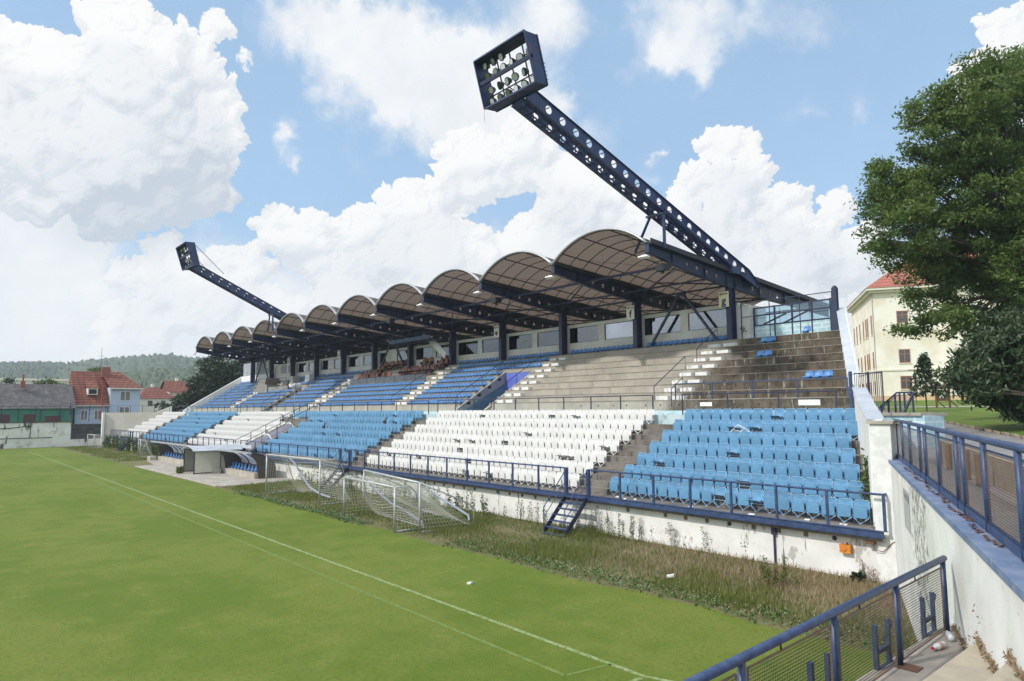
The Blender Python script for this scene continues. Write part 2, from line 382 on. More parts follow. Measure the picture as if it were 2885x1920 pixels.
so = bpy.data.objects.new('sun', sl); COL.objects.link(so); so.rotation_euler = (-TOSUN).to_track_quat('-Z','Y').to_euler(); so.location = (-20,-30,60)
SKY_GAIN = (.105,.110,.115)
# clouds: (azimuth from the stand's view line, elevation, radius) in degrees, weight
CUMULUS = [(-39.55,23.85,3.03,1.0),(-39.14,17.52,3.66,1.0),(-35.06,22.91,3.57,1.0),(-30.25,25.14,4.33,1.0),(-26.37,25.35,2.71,1.0),(-30.01,20.23,5.07,1.0),(-25.26,21.01,3.14,1.0),(-34.28,18.25,4.26,1.0),(-26.03,17.14,3.48,0.9),(-23.45,23.44,1.65,0.9),(-36.96,20.79,3.01,1.0),(-31.19,15.49,3.12,0.9),(-36.68,16.05,2.84,0.9),(-24.29,28.33,1.28,0.8),(-22.26,26.64,0.65,0.9),(-22.41,26.02,0.53,0.8),(-19.24,14.57,1.91,1.0),(-21.76,11.35,2.11,1.0),(-17.19,13.35,2.86,1.0),(-12.68,14.11,2.77,1.0),(-8.01,16.21,3.33,1.0),(-3.19,19.78,3.47,1.0),(1.33,21.13,3.45,1.0),(5.77,17.58,4.03,1.0),(-6.52,11.64,5.36,1.0),(-12.96,8.99,4.2,1.0),(2.72,12.35,5.03,1.0),(9.74,14.61,3.33,1.0),(-4.32,21.8,1.37,1.0),(-27.33,12.04,1.46,1.0),(-29.53,9.6,1.63,1.0),(-25.11,8.79,3.45,0.8),(-29.35,5.32,3.27,0.6),(-20.35,7.01,3.64,0.8),(17.38,20.63,1.68,1.0),(19.59,20.38,1.15,1.0),(15.55,18.0,1.94,1.0),(18.95,17.33,2.77,1.0),(22.17,15.49,2.11,1.0),(14.05,15.4,1.91,1.0),(17.08,12.76,3.71,1.0),(23.6,12.2,2.7,1.0),(26.05,14.86,1.41,1.0),(26.89,10.88,2.91,1.0),(21.23,9.04,3.93,1.0),(11.78,10.63,3.86,1.0),(38.01,24.09,2.28,1.0),(35.61,22.18,1.63,1.0),(33.82,20.79,1.01,1.0),(32.29,20.11,0.55,0.8),(38.12,20.56,2.09,1.0)]
VEILS = [(-21.67,8.31,4.89,0.9),(-13.65,8.62,5.57,1.0),(-4.69,8.77,6.13,1.0),(4.52,9.43,6.13,1.0),(13.87,9.82,5.2,0.9),(20.33,10.8,4.61,0.9),(-35.08,14.0,5.34,0.8),(-38.41,12.89,3.78,0.8),(9.32,26.37,1.62,0.35),(25.39,16.87,1.83,0.3),(-17.95,29.91,3.84,0.8),(-12.18,28.46,4.68,1.15),(-14.73,28.82,3.37,0.8),(-6.58,26.31,4.9,1.0),(-0.9,25.46,4.65,1.1),(-3.55,28.29,3.55,0.9),(-10.65,24.18,2.96,0.8),(-16.07,24.84,1.9,0.55),(3.75,30.97,3.75,0.8),(4.78,24.86,2.0,0.7),(-8.11,30.25,3.12,0.6),(-18.92,21.36,1.59,1.1),(-17.67,19.37,0.98,0.8),(16.01,29.67,3.01,0.7),(13.4,27.57,2.19,0.95),(16.59,26.59,2.01,0.8),(20.16,28.77,2.65,0.55),(24.77,28.23,2.54,0.3),(11.68,30.75,2.44,0.5),(12.44,20.61,0.94,0.95),(25.06,22.25,0.71,0.3),(28.07,21.4,0.75,0.3),(14.64,31.3,3.87,0.5),(-4.32,22.8,3.73,0.9),(2.48,22.79,4.08,0.8),(-31.1,7.74,2.61,0.9),(-34.86,9.86,4.34,0.8),(-35.13,5.34,3.51,0.9),(-32.91,11.9,3.08,0.6),(-26.08,10.69,3.4,0.7),(-23.71,12.86,2.85,0.35),(26.68,6.99,3.7,0.9),(24.96,8.43,3.78,0.8),(12.01,18.28,1.7,0.5)]
BASES = [(-25.97,15.56,3.97,1.0),(-29.71,13.84,4.38,0.9),(-22.23,15.97,2.54,0.9),(-33.49,13.04,3.31,0.5),(-23.9,18.37,2.78,0.4),(-20.63,17.11,1.93,0.5),(24.75,10.44,2.52,0.5),(5.35,15.14,3.19,0.35),(-11.57,10.81,3.16,0.3),(-26.48,20.82,4.12,0.35),(15.28,10.45,3.44,0.3),(-33.57,9.39,3.89,0.3),(26.44,7.99,3.09,0.4),(-17.61,30.24,1.77,0.2)]
VIEW_AZ = math.atan2(fw.y, fw.x)
def cloud_map():
    """lit cumulus puffs and thin veils of the sky, drawn by azimuth and elevation: returns shade and cover arrays"""
    st, a0, a1, e0, e1 = .036, -62., 62., -3., 54.
    W, H = int((a1-a0)/st), int((e1-e0)/st); g = np.random.default_rng(5)
    def noise(base, octs, gain=.55):
        out = np.zeros((H,W), np.float32); amp = 1.; tot = 0
        for o in range(octs):
            c = base/2**o; nx, ny = int((a1-a0)/c)+3, int((e1-e0)/c)+3; G = g.random((ny,nx)).astype(np.float32)
            X = np.linspace(0,(a1-a0)/c,W,dtype=np.float32); Y = np.linspace(0,(e1-e0)/c,H,dtype=np.float32)
            xi, yi = X.astype(int), Y.astype(int); fx, fy = X-xi, Y-yi; fx = fx*fx*(3-2*fx); fy = (fy*fy*(3-2*fy))[:,None]
            T = G[:,xi]*(1-fx)+G[:,xi+1]*fx; out += amp*(T[yi]*(1-fy)+T[yi+1]*fy); tot += amp; amp *= gain
        return out/tot
    def sstep(x,a,b): x = np.clip((x-a)/(b-a),0,1); return x*x*(3-2*x)
    def blur(A, r):
        r = int(r/st)
        for ax in (0,1):
            P = np.pad(A, [(r+1,r) if i == ax else (0,0) for i in (0,1)], mode='edge').cumsum(ax, dtype=np.float64)
            n = A.shape[ax]; A = ((P[2*r+1:2*r+1+n]-P[:n]) if ax == 0 else (P[:,2*r+1:2*r+1+n]-P[:,:n])).astype(np.float32)/(2*r+1)
        return A
    Hh = np.zeros((H,W), np.float32)
    def puff(az, el, r, dz):
        x, y, q = (az-a0)/st, (el-e0)/st, r/st; xa, xb, ya, yb = max(0,int(x-q)), min(W,int(x+q)+1), max(0,int(y-q)), min(H,int(y+q)+1)
        if xa >= xb or ya >= yb: return
        yy, xx = np.ogrid[ya:yb,xa:xb]; d2 = q*q-(xx-x)**2-(yy-y)**2
        h = np.where(d2 > 0, np.sqrt(np.maximum(d2,0))*st+dz, 0); np.maximum(Hh[ya:yb,xa:xb], h, out=Hh[ya:yb,xa:xb])
    def grow(az, el, r, dz, lev):
        puff(az, el, r, dz)
        if lev == 0: return
        for _ in range((16,13,11)[3-lev]):
            a = g.uniform(0,2*math.pi); k = g.uniform(.55,.98); u = r*k; z = math.sqrt(max(0,1-k*k))*r
            grow(az+u*math.cos(a)/max(.3,math.cos(math.radians(el))), el+u*math.sin(a)*.95, r*g.uniform(.22,.46), dz+z*.8, lev-1)
    for az, el, r, s in CUMULUS: grow(az, el, r*.86, 0, 3 if r > 1.6 else 2)
    # ragged, turbulent outline
    wx, wy = (noise(1.6,6,.6)-.5), (noise(1.6,6,.6)-.5); yy, xx = np.mgrid[0:H,0:W]
    Hh = Hh[np.clip(yy+wy*1.5/st,0,H-1).astype(int), np.clip(xx+wx*1.5/st,0,W-1).astype(int)]
    fine = noise(.55,5,.62)
    cov = sstep(Hh+(fine-.5)*.9, .12, .62)*(Hh > 0)
    Hs = blur(blur(Hh,.10),.06)+ (fine-.5)*.13; gy, gx = np.gradient(Hs/st); n = 1/np.sqrt(gx*gx+gy*gy+1.0)
    lam = np.clip((gx*.50 - gy*.62 + .62)*n, 0, 1)
    broad = blur(Hh,.5); by, bx = np.gradient(broad/st); lam2 = np.clip((bx*.35-by*.75+.6)/np.sqrt(bx*bx+by*by+1),0,1)
    c2 = blur(cov,1.2); above = np.roll(c2,-int(2.2/st),0)
    shade = (1-sstep(lam,.05,.75))*.19 + (1-sstep(lam2,.1,.7))*.26 + sstep(above,.55,1.)*.20 + (noise(7,5)-.5)*.22
    B = np.zeros((H,W), np.float32); V = np.zeros((H,W), np.float32); AZ = np.linspace(a0,a1,W)[None]; EL = np.linspace(e0,e1,H)[:,None]
    for L, A in ((BASES,B),(VEILS,V)):
        for az, el, r, s in L: A += s*np.exp(-(((AZ-az)*math.cos(math.radians(el)))**2+(EL-el)**2)/(r*r*.55)).astype(np.float32)
    idx = np.clip(yy+wy*3.2/st,0,H-1).astype(int), np.clip(xx+wx*3.2/st,0,W-1).astype(int)
    B = B[idx]; V = V[idx]
    veil = sstep(V+(noise(5,7,.6)-.5)*1.3, .12, 1.15)*.92
    vsh = .10+(noise(3,6,.6)-.45)*.5
    shade = shade*cov + vsh*(1-cov) + np.clip(B,0,1.15)*.50*(.72+.56*noise(3,5))
    low = sstep(-EL,-15,-2)+0*AZ; hz = np.clip(.80*low+.35*low*(noise(6,5)-.2),0,1)
    cover = 1-(1-cov)*(1-veil)*(1-hz*.95); shade = shade*(1-.45*hz)
    edge = sstep(np.abs(AZ),46,60)+sstep(EL,42,53); cover = cover*(1-np.clip(edge,0,1))
    px = np.ones((H,W,4), np.float32); px[...,0] = np.clip(shade,0,1); px[...,1] = np.clip(cover,0,1); px[...,2] = np.clip(edge,0,1)
    im = bpy.data.images.new('cloud_cover', W, H, alpha=False, float_buffer=True); im.colorspace_settings.name = 'Non-Color'
    im.pixels.foreach_set(px.ravel()); im.update(); return im, (a0,a1,e0,e1)
def sky():
    w = bpy.data.worlds.new('World'); SC.world = w; w.use_nodes = True; t = NT(w.node_tree)
    bg = t.n['Background']; d = t.node('ShaderNodeTexCoord').outputs['Generated']
    st = t.node('ShaderNodeTexSky', sky_type='NISHITA', sun_disc=False); st.sun_elevation = math.asin(TOSUN.z); st.sun_rotation = math.atan2(TOSUN.x, TOSUN.y) % (2*PI)
    st.air_density = 1.0; st.dust_density = 1.2; st.ozone_density = 1.5
    im, (a0,a1,e0,e1) = cloud_map(); s = t.node('ShaderNodeSeparateXYZ'); t.link(d, s.inputs[0])
    q = t.node('ShaderNodeVectorRotate', rotation_type='Z_AXIS'); t.link(d, q.inputs[0]); q.inputs['Angle'].default_value = -VIEW_AZ
    r = t.node('ShaderNodeSeparateXYZ'); t.link(q.outputs[0], r.inputs[0])
    az = t.math('MULTIPLY', t.math('ARCTAN2', r.outputs[1], r.outputs[0]), -180/PI); el = t.math('MULTIPLY', t.math('ARCSINE', s.outputs[2]), 180/PI)
    c = t.node('ShaderNodeCombineXYZ'); t.link(t.math('DIVIDE', t.math('SUBTRACT', az, a0), a1-a0), c.inputs[0]); t.link(t.math('DIVIDE', t.math('SUBTRACT', el, e0), e1-e0), c.inputs[1])
    tx = t.node('ShaderNodeTexImage', extension='CLIP', interpolation='Linear'); tx.image = im; t.link(c.outputs[0], tx.inputs[0])
    sp = t.node('ShaderNodeSeparateColor'); t.link(tx.outputs[0], sp.inputs[0])
    ln = t.noise(t.scaled(d,1,1,1.8), 2.2, 6, .6)
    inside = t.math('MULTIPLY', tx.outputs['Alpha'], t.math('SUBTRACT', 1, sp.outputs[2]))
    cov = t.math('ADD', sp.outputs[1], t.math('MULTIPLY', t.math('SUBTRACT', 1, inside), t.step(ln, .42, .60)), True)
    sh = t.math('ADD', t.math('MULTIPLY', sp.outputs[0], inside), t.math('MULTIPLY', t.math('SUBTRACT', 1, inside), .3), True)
    white = t.mix(sh, CLOUD_WHITE, CLOUD_GREY); wb = t.node('ShaderNodeVectorMath', operation='SCALE'); t.link(white, wb.inputs[0]); t.link(t.math('ADD', 1.0, t.math('MULTIPLY', t.math('SUBTRACT', 1, inside), .75)), wb.inputs['Scale']); white = wb.outputs[0]      # unseen clouds outside the cloud map are boosted to fill in shaded walls
    skyc = t.node('ShaderNodeVectorMath', operation='MULTIPLY'); t.link(st.outputs[0], skyc.inputs[0]); skyc.inputs[1].default_value = SKY_GAIN
    clr = t.mix(t.math('ADD', t.math('MULTIPLY', ln, .2), .44), skyc.outputs[0], (.56,.84,1.16))
    low = t.step(t.math('MULTIPLY', s.outputs[2], -1), -.25, -.02)
    clr = t.mix(low, clr, (.80,.86,.92))
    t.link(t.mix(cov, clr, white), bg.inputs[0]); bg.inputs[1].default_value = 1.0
    w.cycles.sampling_method = 'MANUAL'; w.cycles.sample_map_resolution = 1024
CLOUD_WHITE, CLOUD_GREY = (1.0,.998,.992), (.58,.65,.74)
sky()
SC.view_settings.view_transform = 'Standard'; SC.view_settings.look = 'None'; SC.view_settings.gamma = 1; SC.view_settings.exposure = 0
SC.cycles.use_denoising = True
try: SC.cycles.denoiser = 'OPENIMAGEDENOISE'
except Exception: pass
SC.cycles.denoising_input_passes = 'RGB_ALBEDO_NORMAL'; SC.cycles.denoising_prefilter = 'ACCURATE'
SC.cycles.volume_bounces = 1; SC.cycles.volume_step_rate = 4; SC.cycles.volume_max_steps = 64
SC.cycles.max_bounces = 8; SC.cycles.diffuse_bounces = 3; SC.cycles.glossy_bounces = 2; SC.cycles.transparent_max_bounces = 16
SC.cycles.caustics_reflective = False; SC.cycles.caustics_refractive = False
SC.cycles.sample_clamp_indirect = 6

# ------------------------------------------------------------------ measures of the ground plan (metres; x along the stand, y into it)
def WI(y): return -8.8 - .485*(y-22)          # inner face of the stand's oblique end wall
def RW(y): return -8.3 + .4478*(22-y)         # face of the ramp's retaining wall
def TER(y):                                   # height of the ground behind the stand
    a = [(34,3.5),(39,3.5),(61,4.66),(106,5.85),(400,8.)]
    if y <= 34: return 3.5
    for (p,q),(r,s) in zip(a,a[1:]):
        if p <= y <= r: return q+(s-q)*(y-p)/(r-p)
    return 8.
TH, RD = .475, .92                            # lower rows: rise, depth
def ry(k): return 22.5 + RD*(k-1)             # backrest line of lower row k
def tz(k): return 1.47 + TH*(k-1)             # tread level
UY, UZ, UD, UH = 30.2, 5.55, .74, .445        # upper rows
XL = -115.4
BAY0, BAY = -22.12, 7.11
POST = [BAY0 - BAY*k for k in range(12)]

# ------------------------------------------------------------------ ground
def sheet(name, poly, z, m, **kw):
    b = MB(); b.add([(x,y,z) for x,y in poly], [tuple(range(len(poly)))]); return b.build(name, m, **kw)
sheet('ground', [(-6000,-6000),(6000,-6000),(6000,9000),(-6000,9000)], -.03, 'far_land', kind='structure')
sheet('pitch', [(-121.8,-75),(-3.9,-75),(-3.9,11.9)] + [(x, 15.35+.12*math.sin(x*.9)+.1*math.sin(x*2.3)+.25*math.exp(-((x+10)/3)**2)) for x in np.arange(-5.6,-121.8,-1.2)] + [(-121.8,15.4)], .0, 'pitch', kind='structure')
sheet('verge', [(-125,15.0),(-4.2,15.0),(-8.2,21.9),(-125,21.9)], -.006, 'rough_soil', kind='structure')
b = MB()
def stripe(b, p, q, w, z=.005, m=0):
    p, q = Vector((*p,0)), Vector((*q,0)); d = (q-p).normalized(); n = Vector((-d.y,d.x,0))*w/2
    k = max(1, int((q-p).length/2)); 
    for i in range(k):
        a, c = p+(q-p)*i/k, p+(q-p)*(i+1)/k
        b.add([(a+n).to_tuple()[:2]+(z,),(a-n).to_tuple()[:2]+(z,),(c-n).to_tuple()[:2]+(z,),(c+n).to_tuple()[:2]+(z,)], [(0,1,2,3)], m)
stripe(b, (-109.7,11.1), (-8.75,10.85), .12); stripe(b, (-8.75,10.85), (-7.5,11.3), .10); stripe(b, (-8.75,10.75), (-8.75,-60), .12)
stripe(b, (-109.7,11.1), (-109.7,-60), .12)
stripe(b, (-60,10.2), (-9.8,9.75), .10, .005, 1); stripe(b, (-9.8,9.75), (-9.6,10.85), .07, .005, 1)
b.build('pitch_markings', ['line_paint','line_faint'], kind='structure')
# raised ground behind the end wall: paved path, kerb, lawn, second path, grass by the school
def ground_strip(name, xl, xr, y0, y1, dz, m, step=3., **kw):
    ys = np.arange(y0, y1+step, step); V = []; F = []
    for y in ys: V += [(xl(y),y,TER(y)+dz),(xr(y),y,TER(y)+dz)]
    for i in range(len(ys)-1): F.append((2*i,2*i+1,2*i+3,2*i+2))
    b = MB(); b.add(V,F); return b.build(name, m, **kw)
KX = lambda y: -8.6 - (.64 if y > 39.1 else .428)*(y-39.1)
WB = lambda y: (RW(y)+.10) if y < 22 else (WI(y)+.38)
ground_strip('path', WB, lambda y: KX(y)+.02, 6.5, 190, 0, 'asphalt', kind='structure')
kb = MB()
for y in np.arange(7, 95, 1.0):
    kb.obox((KX(y+.5)+.08, y+.5, TER(y+.5)+.05+R.uniform(-.02,.02)), (-.428*.485,.485,(TER(y+1)-TER(y))*.5), (.07+R.uniform(0,.02),.02,0), (0,0,.07))
kb.build('kerb', 'kerb', kind='structure')
ground_strip('lawn', lambda y: KX(y)+.15, lambda y: 120, 6.5, 300, .02, 'lawn', kind='structure')
ground_strip('footpath', lambda y: -60, lambda y: 60, 72, 75, .035, 'paving', kind='structure')

# ------------------------------------------------------------------ grandstand
GS = thing('grandstand', 'long roofed football grandstand with two concrete tiers facing the pitch', 'grandstand', (-60,30,0))
class At:      # children of the grandstand are built in world coordinates
    pass
def gpart(b, name, mats, parent=None, smooth=False, **kw):
    o = b.build(name, mats, None, smooth, **kw); o.parent = parent or GS
    o.matrix_parent_inverse = (parent or GS).matrix_world.inverted() if parent is None else Matrix.Identity(4)
    return o
bpy.context.view_layer.update()
def rowbox(b, x0, x1, y0, y1, z0, z1, m=0):
    """box whose right end follows the oblique wall when x1 is None"""
    if x1 is None: b.prism([(x0,y0),(WI(y0)+.15,y0),(WI(y1)+.15,y1),(x0,y1)], z0, z1, m)
    else: b.box(x0,y0,z0,x1,y1,z1,m)
low = MB()
low.prism([(XL,21.33),(-8.35,21.33),(WI(22.75)+.15,22.75),(XL,22.75)], 1.22, tz(1))
for k in range(2,8):
    y0 = 22.75+RD*(k-2); rowbox(low, XL, None, y0, y0+RD, tz(k)-.62, tz(k))
AISLES = [(-21.5,-19.7),(-42.5,-40.8),(-82.0,-80.6),(-102.6,-101.1)]
for a, c in AISLES:
    for k in range(1,7):
        y1 = 22.75+RD*(k-1); low.box(a+.06, y1-.44, tz(k)-.05, c-.06, y1+.004, tz(k)+TH/2)
gpart(low, 'lower_terrace', 'conc_low')
fw_ = MB(); fw_.box(XL,21.6,-.3,-8.1,21.95,1.22); gpart(fw_, 'front_wall', 'white_wall')
vents = []
for i in range(46):
    x = -9.86 - i*.89*1.02
    v = MB(); s = .075
    if i % 4 == 0:
        v.tube([(x,21.585,1.1),(x,21.61,1.1)], .075, 12)
    else: v.box(x-s,21.590,1.10-s,x+s,21.612,1.10+s)
    if R.random() < .85: gpart(v, 'vent', 'hinge' if i % 4 == 0 else 'mesh_wire')
db = MB(); db.tube([(-11.83,21.56,.98),(-11.83,21.56,0)], .035, 8); db.box(-11.9,21.5,.95,-11.75,21.6,1.2); gpart(db, 'drainpipe', 'navy')
for x in (-33.2,-58.0,-90.0):
    d2 = MB(); d2.tube([(x,21.56,1.2),(x,21.56,0)], .05, 8); d2.tube([(x,21.56,.3),(x,21.56,0)], [.06,.14], 8); gpart(d2, 'drainpipe', 'vom_grey')
# promenade between the tiers
pr = MB(); rowbox(pr, XL, None, 28.27, 31.4, 4.1, 4.78)
gpart(pr, 'promenade', 'tile_blue')
VOM = [(-41.0,-37.5),(-79.2,-76.5)]
VIP = (-65.4,-50.9)
upm = MB(); nos = MB()
def segs(x0, cuts):
    out = []; x = x0
    for a, c in sorted(cuts):
        out.append((x,a)); x = c
    out.append((x,None)); return out
for k in range(0,9):
    y0 = UY+UD*k; y1 = y0+UD if k < 8 else 38.2
    z1 = UZ+UH*k; z0 = 4.75 if k == 0 else z1-1.1
    for a, c in segs(-106.4 - .0*k, VOM if k < 6 else []):
        rowbox(upm, a, c, y0 - (0 if k == 0 else .0), y1, z0, z1)
    # thin pale nosing joints come from the material; a slight lip on each riser
    for a, c in segs(-106.4, VOM if k < 6 else []):
        rowbox(nos, a, c, y0-.022, y0+.03, z1-.035, z1+.005); rowbox(nos, a, c, y0-.012, y0+.01, z1-UH-.0, z1-UH+.03) if k else None
for a, c in VOM: upm.box(a-.1,34.64,4.6,c+.1,34.9,UZ+UH*6-.3)
gpart(upm, 'upper_terrace', 'conc_up'); gpart(nos, 'nosing', 'nosing', kind='stuff')
UA = [(-23.4,-21.5),(-37.2,-35.4),(-50.8,-48.9),(-68.1,-65.4),(-92.0,-90.3)]
sb = MB(); hb = MB()
for a, c in UA:
    for k in range(0,8):
        y1 = UY+UD*(k+1); z = UZ+UH*k
        w = (c-a)*.40
        sb.box(a+.05,y1-.36,z-.03,a+.05+w,y1+.003,z+.22)
        sb.box(c-.05-w,y1-.36,z-.03,c-.05,y1+.003,z+.22)
        hb.box(a+.05+w+.01, y1-.008, z+.02, c-.05-w-.01, y1+.003, z+.24)
gpart(sb, 'aisle_step', 'white_paint', kind='stuff'); gpart(hb, 'step_recess', 'conc_low', kind='stuff')
# blue tiled kerb at the foot of the upper tier and weep holes
tk = MB(); rowbox(tk, XL, None, UY-.32, UY+.01, 4.70, 4.98); gpart(tk, 'gutter_kerb', 'tile_blue')
wh = MB()
for i in range(14):
    x = -13.6-1.15*i + R.uniform(-.2,.2); wh.tube([(x,UY-.012,5.28),(x,UY+.02,5.28)], .045, 10)
gpart(wh, 'weep_hole', 'hinge', kind='stuff')
for pa in ((-15.1,UY-.015,5.2,-14.1,UY,5.45),(-20.3,UY-.015,5.2,-19.6,UY,5.4)): ws = MB(); ws.box(*pa); gpart(ws, 'paint_patch', 'white_paint')
# vomitories: sloping side walls, blue end wall
for i, (a, c) in enumerate(VOM):
    prof = [(UY-.25,4.75),(UY-.25,5.05),(34.7,8.05),(34.7,4.75)]
    lw = MB(); lw.xprism(prof, a-.09, a+.09); lw.obox(((a),(UY-.25+34.7)/2,(5.05+8.05)/2+.04),(0,2.475,1.5),(.13,0,0),(0,-.02,.035))
    gpart(lw, 'side_wall', 'vom_grey')
    tl = MB(); tl.xprism([(UY,4.76),(UY,4.9),(34.6,7.15),(34.6,4.76)], a+.09, a+.105); gpart(tl, 'painted_dado', 'vom_teal')
    for j in range(4):
        q = UY+.75+1.0*j; v = MB(); v.box(a+.105,q-.16,5.05+.606*(q-UY)-.22+.2,a+.115,q+.16,5.05+.606*(q-UY)+.2); gpart(v, 'grille', 'hinge')
    rw_ = MB(); rw_.xprism(prof, c-.09, c+.09); rw_.obox((c,(UY-.25+34.7)/2,(5.05+8.05)/2+.04),(0,2.475,1.5),(.13,0,0),(0,-.02,.035)); gpart(rw_, 'side_wall', 'conc_prom')
    bw = MB(); bw.box(a+.1,34.6,4.78,c-.1,34.66,7.9); gpart(bw, 'end_wall', 'vom_blue' if i == 0 else 'vom_grey')
# left end wall of the upper tier, sloping
le = MB(); lf = MB(); le.xprism([(UY-1.4,4.7),(UY-1.4,5.2),(UY-.4,5.9),(37.1,10.35),(39,10.35),(39,4.7)], -106.9, -106.5)
lf.box(-115.5,28.3,1,-106.9,28.6,4.9)
gpart(le, 'flank_wall', 'end_white'); gpart(lf, 'flank_wall', 'end_white')
# ------------------------------------------------------------------ roof: posts, perforated beams, vaulted sheets
def btop(y): return 13.75 - .0775*(y-28.6)
bseg = [(28.55,13.33,13.72),(29.3,13.22,13.66),(32,12.78,13.47),(36.0,12.30,13.17),(36.9,12.25,13.10),(41,11.98,12.78),(46,11.80,12.42),(49.4,11.62,12.15)]
HOLES = [32.06,33.05,34.04,35.03,38.02,39.02,40.03,41.04,42.05,43.06]
def steel_beam(x):
    b = MB(); b.holed((x,0,0),(0,1,0),(0,0,1),(.025,0,0),bseg,HOLES,.13)
    for (y0,l0,h0),(y1,l1,h1) in zip(bseg,bseg[1:]):
        b.bar((x,y0,l0-.012),(x,y1,l1-.012),.26,.03); b.bar((x,y0,h0+.012),(x,y1,h1+.012),.26,.03)
    for y in (30.66,33.74,36.0,36.9,39.7,42.9):
        for a,c in zip(bseg,bseg[1:]):
            if a[0] <= y <= c[0]:
                t = (y-a[0])/(c[0]-a[0]); l = a[1]+(c[1]-a[1])*t; h = a[2]+(c[2]-a[2])*t
                b.box(x-.12,y-.012,l+.005,x+.12,y+.012,h-.005); break
    b.box(x-.13,28.53,13.3,x+.13,28.56,13.74)
    return b
def steel_post(x):
    b = MB(); z0 = UZ+UH*8-.02
    b.box(x-.16,36.16,z0,x+.16,36.20,12.28); b.box(x-.16,36.70,z0,x+.16,36.74,12.26); b.box(x-.02,36.20,z0,x+.02,36.70,12.27)
    b.box(x-.26,36.1,z0,x+.26,36.8,z0+.03)
    return b
for x in POST:
    gpart(steel_beam(x), 'roof_beam', 'navy'); gpart(steel_post(x), 'post', 'navy')
CH, SAG = BAY, 1.36
RAD = (CH*CH/4+SAG*SAG)/(2*SAG); HALF = math.asin(CH/2/RAD)
def arc(xc, t, y, lift=0, r=RAD):
    a = -HALF+2*HALF*t; return (xc+r*math.sin(a), y, btop(y)+.06+lift + r*math.cos(a)-RAD+SAG)
for i in range(11):
    xc = (POST[i]+POST[i+1])/2; N = 18; ys = np.linspace(28.5,49.2,24); V = []; F = []
    for y in ys:
        for k in range(N+1): V.append(arc(xc,k/N,y))
    for j in range(len(ys)-1):
        for k in range(N): a = j*(N+1)+k; F.append((a,a+1,a+N+2,a+N+1))
    b = MB(); b.add(V,F); vt = gpart(b, 'roof_vault', 'roof_sheet', smooth=True)
    rb = MB()
    for y in np.arange(28.62,49.2,1.14): rb.tube([arc(xc,k/12,y,-.03) for k in range(13)], .027, 4)
    for t in (.13,.36,.64,.87): rb.bar(arc(xc,t,28.5,-.07),arc(xc,t,49.1,-.07),.04,.06)
    rb.tube([arc(xc,.13,30,-.15), arc(xc,.5,36,-.6)], .012, 4); rb.tube([arc(xc,.64,30,-.15), arc(xc,.36,36,-.2)], .012, 4)
    gpart(rb, 'vault_rib', 'roof_rib')
    eb = MB(); eb.tube([arc(xc,k/24,28.46,.01) for k in range(25)], .065, 6); eb.tube([arc(xc,k/24,28.60,.05) for k in range(25)], .03, 4); gpart(eb, 'vault_edge', 'roof_edge', smooth=True)
for x in POST:
    g = MB(); g.bar((x,28.6,btop(28.6)+.10),(x,49.2,btop(49.2)+.10),.52,.14); g.bar((x-.2,28.6,btop(28.6)+.22),(x-.2,49.2,btop(49.2)+.22),.03,.2); g.bar((x+.2,28.6,btop(28.6)+.22),(x+.2,49.2,btop(49.2)+.22),.03,.2)
    gpart(g, 'gutter', 'gutter')
for y, z, r in ((31.35,13.08,.085),(34.4,12.62,.055),(36.5,12.45,.06),(41.5,12.2,.06),(46,11.9,.06)):
    t_ = MB()
    for a, c in zip(POST,POST[1:]): t_.tube([(a-.05,y,z),(c+.05,y,z)], r, 8)
    gpart(t_, 'tie_pipe', 'rail_dark')
br = MB()
for i, (a, c) in enumerate(zip(POST,POST[1:])):
    br.tube([(a-.1,31.4,13.0),(c+.1,36.3,12.5)], .045, 6); br.tube([(a-.1,36.3,12.5),((a+c)/2,33.8,12.8)], .045, 6)
    if i in (0,1,2,4,6,8,10): br.tube([(a-.1,41.5,12.2),(c+.1,36.6,12.4)], .045, 6)
gpart(br, 'roof_bracing', 'rail_dark')
for i in (0,5,10):
    vb = MB(); a, c = POST[i], POST[i+1]; m_ = (a+c)/2
    vb.bar((a-1.0,36.5,9.15),(m_+.15,36.5,12.35),.14,.14,(0,1,0)); vb.bar((c+1.0,36.5,9.15),(m_-.15,36.5,12.35),.14,.14,(0,1,0)); vb.box(m_-.3,36.4,12.25,m_+.3,36.6,12.5)
    gpart(vb, 'cross_brace', 'navy')
# fascia beam of the front edge
fb = MB(); fb.box(XL,21.24,1.36,-8.30,21.32,1.52); fb.box(XL,21.20,1.33,-8.28,21.36,1.358); fb.box(XL,21.21,1.520,-8.3,21.36,1.535); gpart(fb, 'fascia_beam', 'navy_rail')

# ------------------------------------------------------------------ press boxes
PB = thing('press_box_row', 'row of white glazed press boxes under the grandstand roof', 'press box', (-60,38,9.1))
bpy.context.view_layer.update()
def kid(b, name, mats, parent, smooth=False, **kw):
    bpy.context.view_layer.update() if False else None
    o = b.build(name, mats, None, smooth, **kw); o.parent = parent
    o.matrix_parent_inverse = Matrix.Translation(parent.location).inverted() if parent.rotation_euler.z == 0 else (Matrix.Translation(parent.location) @ Matrix.Rotation(parent.rotation_euler.z,4,'Z')).inverted()
    return o
Z0, ZS, ZT, ZC = 9.08, 10.02, 11.17, 11.34
WIN = []
for k in range(0,9):
    for a, c in ((-3.40,-.62),(-6.92,-4.0)):
        x0, x1 = POST[k]+a, POST[k]+c
        if k == 5 and a < -5: x1 = x0+1.3
        WIN.append((x0,x1,k))
wall = MB(); xs = sorted(WIN)
wall.box(-86.1,36.95,Z0,-21.9,37.10,ZS); wall.box(-86.1,36.95,ZT,-21.9,37.10,ZC)
x = -86.1
for x0, x1, k in xs: wall.box(x,36.95,ZS,x0,37.10,ZT); x = x1
